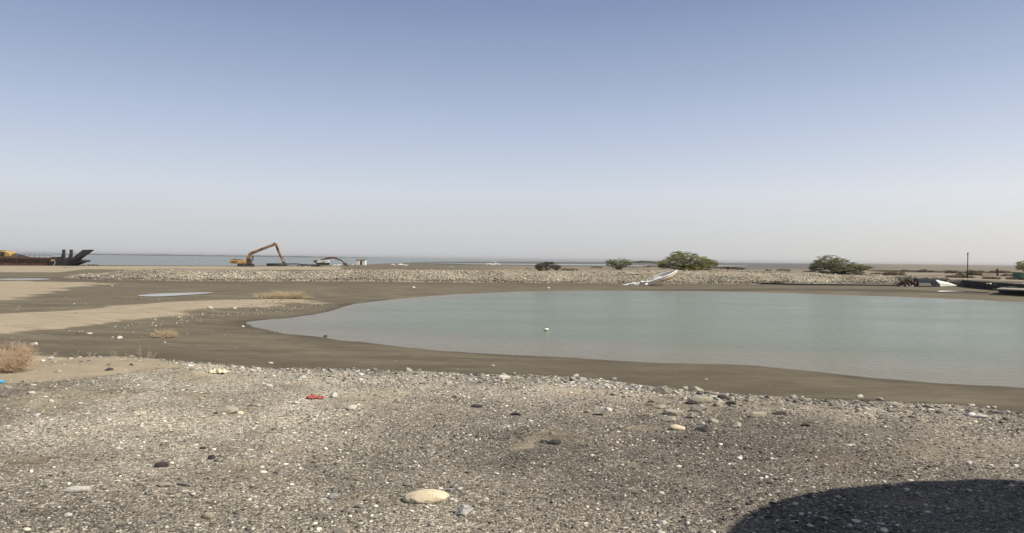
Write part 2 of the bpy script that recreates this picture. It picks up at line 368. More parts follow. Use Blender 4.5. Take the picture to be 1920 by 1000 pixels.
# what lies where
x, y = GX, GY
wob = fbm(x, y, .5, 3, 55)
dT = sdist(TERR, x, y); dP = sdist(POND, x, y); tb = bank(x, y); bw = np.interp(x, BB[:, 0], BW)
ysc = np.maximum(1, y / 30); wobf_ = fbm(x, y, 4, 3, 57)
sand = np.maximum.reduce([sstep(-1.0, 1.0, sdist(P, x, y) / ysc + wob) for P in (SANDB, SANDC)] + [sstep(-2, 2, sdist(SANDA, x, y)), sstep(-.35, .35, sdist(SANDD, x, y) + .4 * wob + .25 * wobf_)])
patches = [(120, 745, 150, 26), (60, 860, 120, 30), (390, 740, 42, 9), (1035, 823, 62, 13), (990, 836, 34, 8), (1075, 846, 40, 7), (1190, 797, 24, 5), (950, 905, 58, 18), (760, 770, 75, 16), (1160, 950, 50, 20), (160, 880, 90, 16)]
for (a, b, cw, ch) in patches:
    X0, Y0 = at_z(a, b, 1.5); sx = cw * Y0 / F; sy = ch * Y0 * Y0 / (1.6 * F)
    q = 1 - np.sqrt(((x - X0) / sx) ** 2 + ((y - Y0) / sy) ** 2)
    amp = .46 if cw > 65 else (.36 if b > 880 else .5)
    sand = np.maximum(sand, amp * sstep(-.25, .55, q + .9 * wob + 1.0 * wobf_) * (Rr < 16))
grav = sstep(-.15, .1, dT + .15 * wob)
grav = np.where(sand > 0.45, grav * (1 - sand * 1.0), grav)
nl = sstep(-4.5, -1, x + 1.2 * wob * 3) ; grav = grav * (0.72 + .28 * nl)        # sandier at the left
grav = np.maximum(grav, (.30 + .25 * wob) * sstep(-.9, .9, sdist(PEBC, x, y) + 1.5 * wob))
wet = sstep(-5.5, -3.0, dT) * (1 - sstep(-1.0, 0, dT)) * .0 + sstep(-15, -4.5, dT) * (dT < 0) * .85 + 0.3 * sstep(-5, 0, dP) + .5 * sstep(-.9, -.1, dP + .5 * wob)
wet = np.clip(wet * (1 + wob), 0, 1) * (y < 60) + .5 * (y > 60) * sstep(-14, -1, tb + wob * 6) * (tb < .5) * (y < 140)
for WP in (WET1, WET2): wet = np.maximum(wet, sstep(-.5, .5, sdist(WP, x, y) + .8 * wob))
wet = np.clip(wet, 0, 1)
far = sstep(0, 3, tb - bw)
scrub = far * np.maximum(sstep(-28, 20, x), .0) 
rubz = sstep(-1.5, 1.5, tb) * (1 - sstep(3, 7, tb - bw))
scrub = np.maximum(scrub * (1 - rubz * .6), rubz * .8 * (BZ[0] + np.interp(x, BB[:, 0], BZ) > .3))
dC = sdist(COAST, x, y)
tidal = sstep(300, 420, y + .35 * x) * sstep(-.02, .06, (x / np.maximum(y, 1)) + .155) * (1 - sstep(.36, .5, x / np.maximum(y, 1)) * .8)
tidal = np.where(y > 200, tidal, 0)
scrub = scrub * (1 - tidal)
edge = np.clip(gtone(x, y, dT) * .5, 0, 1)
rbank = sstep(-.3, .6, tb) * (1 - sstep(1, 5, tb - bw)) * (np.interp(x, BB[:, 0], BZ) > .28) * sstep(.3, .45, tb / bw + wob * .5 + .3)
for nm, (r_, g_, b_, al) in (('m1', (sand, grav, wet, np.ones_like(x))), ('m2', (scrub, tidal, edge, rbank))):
    atr = go.data.color_attributes.new(nm, 'FLOAT_COLOR', 'POINT')
    atr.data.foreach_set('color', np.stack([r_, g_, b_, al], -1).astype(np.float32).ravel())
del A, Rr

# ------------------------------------------------------------------ water
def water_mat(name, deep, shallow=None, wave=6, bump=.1, rough=.12, st=(1, 1, 1), dist=.05, spec=.5):
    m = bpy.data.materials.new(name); m.use_nodes = True; t = m.node_tree; n = t.nodes; l = t.links
    b = n['Principled BSDF']; b.inputs['Roughness'].default_value = rough; b.inputs['IOR'].default_value = 1.33; b.inputs['Specular IOR Level'].default_value = spec
    geo = n.new('ShaderNodeNewGeometry'); mp = n.new('ShaderNodeMapping'); mp.inputs['Scale'].default_value = st; l.new(geo.outputs['Position'], mp.inputs[0])
    nz = n.new('ShaderNodeTexNoise'); nz.inputs['Scale'].default_value = wave; nz.inputs['Detail'].default_value = 5; l.new(mp.outputs[0], nz.inputs['Vector'])
    bp = n.new('ShaderNodeBump'); bp.inputs['Strength'].default_value = bump; bp.inputs['Distance'].default_value = dist; l.new(nz.outputs[0], bp.inputs['Height']); l.new(bp.outputs[0], b.inputs['Normal'])
    rm = n.new('ShaderNodeMapRange'); rm.inputs['From Min'].default_value = .35; rm.inputs['From Max'].default_value = .65; rm.inputs['To Min'].default_value = rough * .8; rm.inputs['To Max'].default_value = rough * 1.2
    nr_ = n.new('ShaderNodeTexNoise'); nr_.inputs['Scale'].default_value = .13; nr_.inputs['Detail'].default_value = 6; l.new(mp.outputs[0], nr_.inputs['Vector']); l.new(nr_.outputs[0], rm.inputs['Value']); l.new(rm.outputs[0], b.inputs['Roughness'])
    n2 = n.new('ShaderNodeTexNoise'); n2.inputs['Scale'].default_value = .09; n2.inputs['Detail'].default_value = 5; l.new(mp.outputs[0], n2.inputs['Vector'])
    r = n.new('ShaderNodeMix'); r.data_type = 'RGBA'
    r.inputs[6].default_value = (*deep, 1); r.inputs[7].default_value = (*[c * 1.18 for c in deep], 1); l.new(n2.outputs[0], r.inputs[0]); c = r.outputs[2]
    if shallow:
        a = n.new('ShaderNodeAttribute'); a.attribute_name = 'shoal'; q = n.new('ShaderNodeMix'); q.data_type = 'RGBA'; l.new(a.outputs['Fac'], q.inputs[0]); l.new(c, q.inputs[6]); q.inputs[7].default_value = (*shallow, 1); c = q.outputs[2]
    l.new(c, b.inputs['Base Color']); return m
xs = np.linspace(-16, 80, 320); ys = np.concatenate([np.linspace(16, 90, 300)])
PX, PY = np.meshgrid(xs, ys); dpp = sdist(POND, PX, PY)
keep = dpp > -1.2
Ip = np.arange(PX.size).reshape(PX.shape); Q = np.stack([Ip[:-1, :-1], Ip[:-1, 1:], Ip[1:, 1:], Ip[1:, :-1]], -1).reshape(-1, 4)
Q = Q[keep.ravel()[Q].all(1)]; used = np.unique(Q); remap = -np.ones(PX.size, int); remap[used] = np.arange(len(used))
V = np.stack([PX.ravel(), PY.ravel(), np.zeros(PX.size)], -1)[used]
pond = npmesh('pond_water', V, remap[Q], water_mat('pond_water', (.122, .148, .090), (.180, .160, .106), 3.0, .9, .2, (.6, 1.5, 1), .06, .2))
tag(pond, kind='structure')
sh = 1 - sstep(0.0, 1.0, dpp / (5 + 2.0 * fbm(PX, PY, .1, 3, 9) + .35 * np.clip(45 - PY, 0, 40)))
at_ = pond.data.attributes.new('shoal', 'FLOAT', 'POINT'); at_.data.foreach_set('value', sh.ravel()[used].astype(np.float32))
def sheet(name, P, z, m):
    mb = MB(); mb.add([(p[0], p[1], z) for p in P], [tuple(range(len(P)))]); return tag(mb.build(name, m), kind='structure')
pm = water_mat('puddle_water', (.16, .15, .13), None, 3, .08, .05)
sheet('puddle', PUD1, .235, pm); sheet('puddle', PUD2, .235, pm)
sa_ = R_(1) * np.linspace(0, 360, 129)[:-1]
sea = MB(); sea.add([(0, 0, -.3)] + [(math.sin(a) * 90000, math.cos(a) * 90000, -.3) for a in sa_], [(0, 1 + i, 1 + (i + 1) % 128) for i in range(128)])
# keep the sea sheet to where there is sea
CO = [(-60000, 60000), (-60000, 250)] + [(p[0] - 0, p[1] - 50) for p in COAST[1:12]] + [(3200, 6300), (16000, 29500), (60000, 90000), (0, 95000)]
sea = MB(); sea.add([(p[0], p[1], -.3) for p in CO], [tuple(range(len(CO)))])
seao = tag(sea.build('sea', water_mat('sea_water', (.155, .172, .138), None, 1.2, .7, .25, (.4, 1.5, 1), .3, .35)), kind='structure')
mb = MB(); mb.add([(p[0], p[1], .34) for p in STRIP], [tuple(range(len(STRIP)))]); tag(mb.build('tidal_water', water_mat('tidal_water', (.2, .2, .2), None, 1, .1, .1)), kind='structure')

# ------------------------------------------------------------------ stones
def ico(sub):
    t = (1 + 5 ** .5) / 2
    V = np.array([(-1, t, 0), (1, t, 0), (-1, -t, 0), (1, -t, 0), (0, -1, t), (0, 1, t), (0, -1, -t), (0, 1, -t), (t, 0, -1), (t, 0, 1), (-t, 0, -1), (-t, 0, 1)], float)
    V /= np.linalg.norm(V[0])
    Fc = np.array([(0, 11, 5), (0, 5, 1), (0, 1, 7), (0, 7, 10), (0, 10, 11), (1, 5, 9), (5, 11, 4), (11, 10, 2), (10, 7, 6), (7, 1, 8), (3, 9, 4), (3, 4, 2), (3, 2, 6), (3, 6, 8), (3, 8, 9), (4, 9, 5), (2, 4, 11), (6, 2, 10), (8, 6, 7), (9, 8, 1)])
    for _ in range(sub):
        V = list(map(tuple, V)); mid = {}; nf = []
        def m(a, b):
            k = (min(a, b), max(a, b))
            if k not in mid:
                q = (np.array(V[a]) + np.array(V[b])) / 2; q /= np.linalg.norm(q); mid[k] = len(V); V.append(tuple(q))
            return mid[k]
        for a, b, c in Fc:
            d, e2, f = m(a, b), m(b, c), m(c, a); nf += [(a, d, f), (b, e2, d), (c, f, e2), (d, e2, f)]
        V = np.array(V); Fc = np.array(nf)
    return V, Fc
def rock_shape(sub, seed, cuts=7):
    g = np.random.default_rng(seed); V, Fc = ico(sub); V = V.copy()
    for _ in range(cuts):                                   # chip flat faces off the ball
        nrm = g.normal(size=3); nrm /= np.linalg.norm(nrm); d = g.uniform(.55, .9)
        k = V @ nrm - d; V -= np.where(k > 0, k, 0)[:, None] * nrm
    V *= (1 + .05 * g.normal(size=(len(V), 1)) / (1 + sub))
    return V, Fc
def scatter(name, P, S, C, m, sub=0, flat=(.35, .7), tilt=.3, sink=.25, shapes=8, smooth=False):
    """P (n,3) places, S (n) radii, C (n,3) colours -> one mesh"""
    n = len(P); tm = [rock_shape(sub, 100 + i, 5) for i in range(shapes)]
    nv = len(tm[0][0]); Fc = tm[0][1]; T = np.stack([t[0] for t in tm])
    V = T[rng.integers(0, shapes, n)]
    sc3 = np.stack([rng.uniform(.8, 1.35, n), rng.uniform(.65, 1.0, n), rng.uniform(*flat, n)], -1) * S[:, None]
    V = V * sc3[:, None, :]
    a = rng.uniform(0, math.tau, n); b = rng.normal(0, tilt, n); ca, sa, cb, sb = np.cos(a), np.sin(a), np.cos(b), np.sin(b)
    x, y, z = V[..., 0], V[..., 1], V[..., 2]
    y2 = y * cb[:, None] - z * sb[:, None]; z2 = y * sb[:, None] + z * cb[:, None]
    x3 = x * ca[:, None] - y2 * sa[:, None]; y3 = x * sa[:, None] + y2 * ca[:, None]
    V = np.stack([x3, y3, z2], -1) + P[:, None, :]; V[..., 2] += (sc3[:, 2] * (1 - sink * 2))[:, None] * .6
    FF = (Fc[None] + (np.arange(n) * nv)[:, None, None]).reshape(-1, 3)
    return npmesh(name, V.reshape(-1, 3), FF, m, col=np.repeat(C, nv, 0), smooth=smooth)
def stone_cols(n, lo=.10, hi=.30, pw=.05, warm=1.0):
    v = rng.uniform(0, 1, n) ** 1.3 * (hi - lo) + lo
    wsel = rng.random(n) < pw; v = np.where(wsel, rng.uniform(.48, .74, n), v)
    hue = rng.normal(0, .03, n)
    return np.clip(np.stack([v * (1.0 + hue), v * .95, v * (.825 - hue) * warm], -1), .02, .8)
m_peb = mat_attr('pebble', scale=60, bump=.5)
m_rub = mat_attr('rubble', scale=3, bump=.3, var=(.7, 1.15))

# gravel on the near terrace: density falls where it is sandy
def terr_pts(n, rmax=15.5, dmin=-.3):
    out_ = []
    while sum(map(len, out_)) < n:
        k = n * 2
        r = np.sqrt(rng.uniform(3.2 ** 2, rmax ** 2, k)); th = R_(1) * rng.uniform(-40, 40, k); X = r * np.sin(th); Y = r * np.cos(th)
        d = sdist(TERR, X, Y); ok = d > dmin; X, Y = X[ok], Y[ok]
        out_.append(np.stack([X, Y], -1))
    return np.concatenate(out_)[:n]
def gravel(n, smin, smax, pw, keepf, p=2.5, hi=.30, dmin=-.1):
    q = terr_pts(n, dmin=dmin); X, Y = q[:, 0], q[:, 1]
    dD = sdist(SANDD, X, Y); dens = 1 - .97 * sstep(-.3, .2, dD + .3 * fbm(X, Y, 2, 2, 8))
    for (a, b, cw, ch) in patches:
        X0, Y0 = at_z(a, b, 1.5); sx = cw * Y0 / F; sy = ch * Y0 * Y0 / (1.6 * F)
        qq = 1 - np.sqrt(((X - X0) / sx) ** 2 + ((Y - Y0) / sy) ** 2); dens = np.minimum(dens, 1 - (.8 if cw < 65 else .4) * sstep(-.2, .4, qq + .5 * fbm(X, Y, 2, 2, 8)))
    dens *= np.clip(.8 + 1.1 * fbm(X, Y, .7, 3, 66), .15, 1) * (0.45 + .55 * sstep(-4.5, -.5, X + wobf(X, Y)))
    k = rng.random(len(X)) < dens * keepf; X, Y = X[k], Y[k]; n = len(X)
    S = smin * (1 - rng.random(n) * (1 - (smin / smax) ** p)) ** (-1 / p)
    Z = height(X, Y); P = np.stack([X, Y, Z], -1)
    C = stone_cols(n, .065, hi, pw)
    warm = (1 - sstep(-1.5, 2.0, X))[:, None]                 # yellower dust at the left, purplish grey chips at the right
    C = C * (np.array([1.02, .985, 1.03]) * (1 - warm) + np.array([.985, 1.0, 1.0]) * warm)
    g_ = gtone(X, Y); white = C[:, 1] > .42; S = np.where(white, S * 1.25, S)      # white chips stay white everywhere
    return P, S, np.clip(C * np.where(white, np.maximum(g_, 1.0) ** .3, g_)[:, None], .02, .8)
def wobf(X, Y): return 2.4 * fbm(X, Y, .4, 2, 14)
P, S, C = gravel(250000, .0038, .026, .10, 1.0, 2.2, hi=.34)
tag(scatter('gravel', P, S, C, m_peb, 0, flat=(.2, .5)), kind='stuff')
# coarse stones along the lip of the terrace
L = TERR[2:17]; seg = np.linalg.norm(np.diff(L, axis=0), axis=1); cum = np.concatenate([[0], np.cumsum(seg)])
def lip(n, w0, w1, off=.12):
    u = rng.uniform(cum[1], cum[-1] , n); X = np.interp(u, cum, L[:, 0]); Y = np.interp(u, cum, L[:, 1])
    return X, Y - (off + np.abs(rng.normal(0, 1, n)) * w1 + w0)
X, Y = lip(5000, -.10, .5); k = rng.random(5000) < .12 + .88 * sstep(-5.0, -2.8, X); X, Y = X[k], Y[k]
P = np.stack([X, Y, height(X, Y)], -1); S = .008 + .048 * rng.random(len(X)) ** 5
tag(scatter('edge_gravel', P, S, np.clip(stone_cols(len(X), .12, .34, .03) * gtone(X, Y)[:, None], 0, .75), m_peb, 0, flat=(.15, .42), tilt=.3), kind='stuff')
# pebbles on the sand bar and mud
def in_poly(P, n):
    lo, hi = P.min(0), P.max(0); q = rng.uniform(lo, hi, (n * 6, 2)); q = q[sdist(P, q[:, 0], q[:, 1]) > 0][:n]; return q[:, 0], q[:, 1]
X, Y = in_poly(PEBC, 900); X = np.concatenate([X, rng.uniform(-30, -7, 500)]); Y = np.concatenate([Y, rng.uniform(26, 55, 500)])
X = np.concatenate([X, rng.uniform(-10, 14, 140)]); Y = np.concatenate([Y, rng.uniform(15, 24, 140)])
k = sdist(POND, X, Y) < -.3; X, Y = X[k], Y[k]
P = np.stack([X, Y, height(X, Y)], -1); S = (.015 + .055 * rng.random(len(X)) ** 3) * np.where(Y < 25, .5, 1)
tag(scatter('scattered_pebbles', P, S, stone_cols(len(X), .16, .38, .08), m_peb, 0), kind='stuff')
# the bank of rubble across the lagoon
n = 62000
X = rng.uniform(-53, BB[11, 0] + 1, n); tt = rng.uniform(-.6, 1, n) ** 1 * 1.0; bwx = np.interp(X, BB[:, 0], BW)
T = np.where(rng.random(n) < .8, rng.uniform(-.06, 1.0, n) * bwx, bwx + rng.exponential(1.6, n))
Y = np.interp(X, BB[:, 0], BB[:, 1]) + T + .9 * fbm(X, X * 0, .25, 3, 71)
topsoil = sstep(-.05, .12, T / bwx - .72 - .55 * fbm(X, Y, .22, 3, 72))
k = rng.random(n) < np.where(T > bwx, .35, 1) ; k &= rng.random(n) < 1 - .85 * topsoil; k &= rng.random(n) < sstep(-54, -47, X) * .8 + .2; X, Y, T, bwx = X[k], Y[k], T[k], bwx[k]; n = len(X)
P = np.stack([X, Y, height(X, Y)], -1); S = .035 + .15 * rng.random(n) ** 5
v = np.where(rng.random(n) < .10, rng.uniform(.12, .22, n), rng.uniform(.25, .50, n)); up = sstep(.06, .34, T / bwx + .25 * fbm(X, Y, .3, 3, 4)); rl = T / bwx + .10 * fbm(X, Y, .5, 3, 73); band = np.exp(-((rl - .2) / .09) ** 2); foot = np.exp(-(rl / .06) ** 2); v = v * (1 - .55 * band) * (1 + .25 * foot) * (.62 + .38 * up) * np.clip(1 + .55 * fbm(X, Y, .35, 3, 74), .6, 1.3) * (1 + .16 * sstep(25, 45, X)) * np.clip(1 + .5 * fbm(X, Y, .12, 3, 6), .6, 1.3)
C = np.clip(np.stack([v * 1.03, v * .955, v * (.75 + .06 * rng.random(n))], -1), 0, .72)
tag(scatter('rock_rubble', P, S, C, m_rub, 0, flat=(.3, .7), tilt=.5, sink=.25), kind='stuff')

# individual rocks -------------------------------------------------------------
MR = {
 'pale': mat('rock_pale', [(.30, .27, .21), (.42, .385, .31), (.52, .48, .40)], 9, .9, .6, 30),
 'white': mat('rock_white', [(.42, .40, .36), (.60, .58, .53), (.70, .68, .64)], 8, .85, .5, 30),
 'tan': mat('rock_tan', [(.56, .47, .32), (.72, .62, .45), (.80, .72, .56)], 7, .9, .5, 30),
 'grey': mat('rock_grey', [(.19, .175, .15), (.27, .25, .215), (.38, .355, .305)], 9, .88, .6, 30),
 'dark': mat('rock_dark', [(.035, .032, .032), (.06, .055, .055), (.10, .09, .085)], 9, .8, .6, 30),
 'banded': mat('rock_banded', [(.14, .135, .13), (.26, .255, .25), (.62, .61, .60), (.30, .29, .28)], 3.2, .75, .5, 30, stops=[.35, .47, .53, .60]),
}
RC = {}
def rock(px, py, wpx, hpx, kind, label, variant=0, group=None, cat='rock', rot=None, name='rock', p=None, depth=.75):
    key = (kind, variant, wpx > 60)
    if 1200 < px < 1440 and py > 700: wpx *= 1.12; hpx *= 1.2
    if key not in RC:
        V, Fc = rock_shape(3 if wpx > 30 else 2, 500 + variant * 17, 0 if wpx > 60 else 9); g = np.random.default_rng(variant)
        V = V * (1 + (.14 if wpx > 60 else .05) * np.stack([fbm(V[:, 0] * 2 + V[:, 2] * 1.3, V[:, 1] * 2 + 5, 1.3, 3, variant)] * 3, -1))
        o = npmesh(name, V, Fc, MR[kind], smooth=False); RC[key] = o.data; bpy.data.objects.remove(o)
        for pl in RC[key].polygons: pl.use_smooth = (kind in ('tan', 'white'))
    p = p or ground(px, py); s = p.y / F
    o = bpy.data.objects.new(name, RC[key]); COL.objects.link(o)
    a = wpx * s / 2; c = hpx * s / 2 * 1.15
    o.scale = (a * 1.08, a * depth, max(c, a * .22)); o.rotation_euler = (random.uniform(-.08, .08), random.uniform(-.08, .08), rot if rot is not None else random.uniform(-.3, .3))
    o.location = (p.x, p.y + a * depth * .5, p.z + o.scale[2] * .45)
    return tag(o, label, cat, group)
rock(797, 942, 78, 23, 'tan', 'smooth tan oval boulder lying flat on the near gravel, largest pale stone at the bottom', 1, depth=.62, rot=.05)
rock(868, 967, 38, 22, 'banded', 'grey stone with white bands right of the tan oval boulder', 2)
rock(146, 922, 56, 12, 'white', 'long flat white stone on the gravel at the lower left', 3, depth=.4, rot=.12)
rock(425, 776, 40, 17, 'pale', 'light grey wedge shaped stone with a dark end, beside a small yellow stone', 4, rot=.5)
rock(449, 777, 15, 7, 'tan', 'small yellowish stone touching the grey wedge shaped stone', 5)
rock(396, 862, 15, 11, 'dark', 'rounded black stone above the small flat one on the left gravel', 6)
rock(380, 842, 12, 6, 'dark', 'small black stone behind the rounded black one', 7)
rock(300, 876, 26, 11, 'dark', 'dark purple grey stone with a pale side, left of the black stones', 8)
rock(308, 913, 28, 9, 'pale', 'flat pale stone right of the long white stone', 0)
rock(625, 746, 17, 11, 'white', 'angular white stone right beside the red rag', 2)
rock(659, 768, 24, 10, 'white', 'round pitted white stone right of the red rag and the angular stone', 9)
rock(554, 758, 14, 7, 'white', 'small white stone below and left of the red rag', 4)
rock(745, 755, 15, 10, 'pale', 'pointed pale stone standing alone on the middle gravel', 6)
rock(698, 801, 18, 7, 'pale', 'pale lumpy stone below the pointed pale stone', 7)
rock(943, 711, 26, 9, 'white', 'domed white stone at the terrace edge in the middle', 8, rot=0)
rock(765, 697, 16, 9, 'pale', 'knobbly pale stone sticking up from the edge left of the domed white stone', 5)
rock(896, 764, 26, 6, 'dark', 'flat dark stone on the middle gravel below the domed white stone', 3)
rock(967, 779, 22, 6, 'dark', 'flat dark grey stone right of the other flat dark one', 1)
rock(597, 860, 24, 8, 'grey', 'smooth grey oval stone half buried left of centre', 9)
rock(625, 936, 22, 12, 'banded', 'bluish white stone left of the tan oval boulder', 0)
rock(765, 911, 18, 9, 'grey', 'small grey stone just behind the tan oval boulder', 7)
rock(675, 953, 22, 8, 'grey', 'flat dark grey stone between the bluish stone and the tan boulder', 4)
rock(841, 921, 14, 6, 'banded', 'small pale grey stone behind the right end of the tan boulder', 1)
rock(203, 695, 16, 6, 'dark', 'low dark stone on the sandy patch at left', 2)
rock(57, 739, 18, 6, 'white', 'white stone with a black underside near the left edge', 4)
rock(95, 754, 9, 6, 'white', 'small round white stone near the left edge', 8)
rock(67, 780, 15, 5, 'white', 'flat white pebble below the small round white stone', 6)
rock(7, 818, 26, 9, 'pale', 'pale stone cut by the left edge of the photo', 7)
rock(221, 773, 14, 4, 'pale', 'flat buff stone on the left gravel', 5)
rock(390, 972, 26, 13, 'pale', 'crumbly pale stone near the bottom left', 3)
rock(345, 912, 40, 6, 'grey', 'thin grey slab near the crumbly pale stone', 1, depth=.3)
rock(640, 1000, 30, 12, 'grey', 'grey stone at the bottom edge left of centre', 6)
# slabs on the right part of the edge
rock(1238, 766, 26, 7, 'pale', 'flat pale slab at left of the rock cluster on the edge', 2, depth=.5)
rock(1220, 761, 14, 6, 'grey', 'small grey stone at the left end of the rock cluster', 4)
rock(1243, 738, 30, 14, 'grey', 'grey rounded boulder at the brink left of the long slab', 6)
rock(1318, 756, 46, 14, 'pale', 'long grey buff slab, largest of the rock cluster on the edge', 3, depth=.6, rot=.06)
rock(1347, 762, 15, 9, 'pale', 'round stone at the right end of the long slab', 9)
rock(1355, 750, 18, 10, 'dark', 'black rock behind the right end of the long slab', 8)
rock(1370, 759, 20, 7, 'dark', 'black flat rock right of the long slab', 1)
rock(1308, 735, 22, 10, 'pale', 'pale lump on the brink behind the long slab', 5)
rock(1285, 731, 10, 8, 'pale', 'small round stone on the brink, left of the pale lump', 7)
rock(1330, 739, 16, 6, 'grey', 'grey stone on the brink, right of the pale lump', 4)
rock(1313, 771, 28, 8, 'grey', 'dark grey slab in front of the long slab', 0, depth=.6)
rock(1297, 784, 20, 9, 'grey', 'round grey stone with a dark left side in front of the cluster', 2)
rock(1262, 778, 34, 10, 'pale', 'broken buff stone in front of the flat pale slab', 8)
rock(1258, 790, 26, 8, 'pale', 'low buff stone lying nearest in the rock cluster', 6)
rock(1141, 771, 16, 9, 'white', 'white lumpy stone left of the rock cluster', 5)
rock(1102, 775, 14, 8, 'pale', 'pale stone left of the white lumpy stone', 4)
rock(1120, 779, 24, 4, 'dark', 'dark flake between the two pale stones left of the cluster', 1, depth=.3)
rock(1273, 806, 28, 8, 'tan', 'flat yellowish stone below the rock cluster', 3)
rock(1318, 809, 24, 8, 'dark', 'dark stone right of the flat yellowish stone', 6)
rock(1382, 802, 22, 10, 'pale', 'pale pointed stone right of the flat yellowish stone', 2)
rock(1421, 782, 34, 10, 'pale', 'flat pale stone with a shaded front, right of the cluster', 8, depth=.5)
rock(1338, 793, 20, 8, 'pale', 'small pale stone between the cluster and the pointed stone', 5)
rock(1614, 746, 13, 8, 'white', 'rounded pale stone standing alone on the brink at right', 6)
rock(1680, 762, 34, 9, 'pale', 'flat buff slab, uppermost of the small pile at right', 3, depth=.5)
rock(1678, 772, 28, 6, 'pale', 'flat buff slab under the uppermost one at right', 1, depth=.5)
rock(1702, 774, 22, 6, 'pale', 'thin pale slab at the right foot of the small pile', 5, depth=.4)
rock(1655, 785, 16, 7, 'grey', 'grey stone in front of the small pile at right', 2)
rock(1594, 777, 14, 7, 'grey', 'grey stone left of the small pile at right', 7)
rock(1573, 766, 26, 5, 'grey', 'flat grey stone behind and left of the small pile at right', 4, depth=.4)
rock(1840, 784, 28, 8, 'white', 'flat white slab near the right edge', 4, depth=.6)
rock(1767, 775, 22, 8, 'grey', 'pinkish grey stone between the small pile and the white slab', 8)
rock(1818, 871, 13, 8, 'white', 'bright white pebble on the right gravel', 9)
rock(1842, 859, 22, 5, 'grey', 'thin grey flake right of the bright white pebble', 3, depth=.3)
rock(1594, 836, 20, 5, 'white', 'thin white flake in the middle of the right gravel', 7, depth=.4)
rock(1465, 777, 32, 5, 'dark', 'dark flat stone behind the right part of the gravel', 6, depth=.4)
rock(1510, 800, 20, 7, 'dark', 'dark bluish stone left on the right gravel', 1)
rock(1040, 833, 28, 8, 'dark', 'dark stone on the front of the sandy mound', 4)
rock(1017, 830, 12, 6, 'dark', 'small dark stone on the left of the sandy mound', 2)
rock(1035, 815, 10, 6, 'grey', 'small grey stone on top of the sandy mound', 5)
rock(1240, 1005, 16, 10, 'white', 'white stone at the bottom edge', 3)
rock(1243, 984, 16, 8, 'white', 'white oval pebble near the bottom edge', 6, rot=-.5)
LM = [(60, 'left of the barge bow'), (200, 'right of the barge bow'), (330, 'left of the yellow excavator'), (430, 'just left of the yellow excavator'), (520, 'below the yellow excavator'), (600, 'below the black scrap heap'), (665, 'below the white excavator'), (740, 'below the small white hut'), (860, 'between the hut and the pickup'), (950, 'below the white pickup'), (1060, 'beside the dark brown bush'), (1150, 'by the small acacia'), (1230, 'behind the wrecked boat'), (1340, 'below the largest acacia'), (1440, 'right of the largest acacia'), (1520, 'left of the dark green acacia'), (1640, 'below the dark green acacia'), (1720, 'above the rusty scrap pile'), (1800, 'behind the overturned boat'), (1860, 'right of the tall pole'), (9999, 'near the right edge')]
def near(px): return next(t for m_, t in LM if px < m_)
def wpx(x, y): return 960 + F * x / y
SZ = lambda v, a, b: 'small' if v < a else ('middling' if v < b else 'large')
lip_lab = 'small stone lying along the brink of the gravel terrace above the mud'
X, Y = lip(60, -.02, .10, .02); X.sort()
for i, (a, b) in enumerate(zip(X, Y)):
    s = random.uniform(.018, .055); V_ = i % 10
    kd = random.choice(['pale', 'grey', 'grey', 'pale', 'pale', 'white']); px_ = wpx(a, b); seg_ = ('left quarter', 'left middle', 'right middle', 'right quarter')[min(3, max(0, int(px_ / 480)))]
    rock(0, 0, s * F / b * 2, s * F / b * 1.1, kd, SZ(s, .030, .043) + ' ' + {'pale': 'buff', 'grey': 'grey', 'white': 'whitish'}[kd] + ' stone on the brink of the gravel terrace, ' + seg_ + ' of the photo', V_, 'small stones along the brink of the terrace', p=Vector((a, b, hz1(a, b))))
# stones out on the mud
for px, py, w_, k_, lb in [(150, 626, 14, 'grey', 'dark stone lying on the mud beside a white shell at left'), (167, 627, 10, 'white', 'white lump on the mud at far left'), (222, 636, 14, 'white', 'white bottle sized lump on the mud right of the left pair'), (61, 648, 16, 'white', 'flat white piece on the mud nearest the dry shrub at left'),
    (1324, 713, 6, 'white', 'small white shell on the mud right of centre'), (924, 687, 7, 'white', 'small white stone on the mud in the middle'), (507, 682, 9, 'white', 'flat white stone on the mud just over the brink'), (610, 632, 8, 'dark', 'dark little stone at the near rim of the pond'), (393, 579, 11, 'white', 'white stone at the edge of the sand bar'), (440, 580, 9, 'white', 'second white stone at the edge of the sand bar, right of the first'), (455, 613, 6, 'white', 'tiny white stone by the left tip of the pond'), (775, 540, 7, 'white', 'white stone on the far mud, left one'), (1028, 541, 6, 'white', 'white stone on the far mud in the middle'), (210, 537, 5, 'white', 'white stone on the far sand at left')]:
    rock(px, py, w_, w_ * .5, k_, lb, int(px) % 10)
for i in range(60):                                    # the larger boulders of the bank
    a = random.uniform(-44, 66); tt = random.random() ** .8; b = float(np.interp(a, BB[:, 0], BB[:, 1])) + tt * 6.5
    s = random.uniform(.11, .22)
    rock(0, 0, s * F / b * 2, s * F / b * 1.3, 'pale' if tt > .3 else 'grey', SZ(s, .18, .23) + (' pale' if tt > .3 else ' grey') + ' boulder on the far rubble bank ' + near(wpx(a, b)), i % 10, 'larger boulders in the rubble bank', p=Vector((a, b, hz1(a, b))))

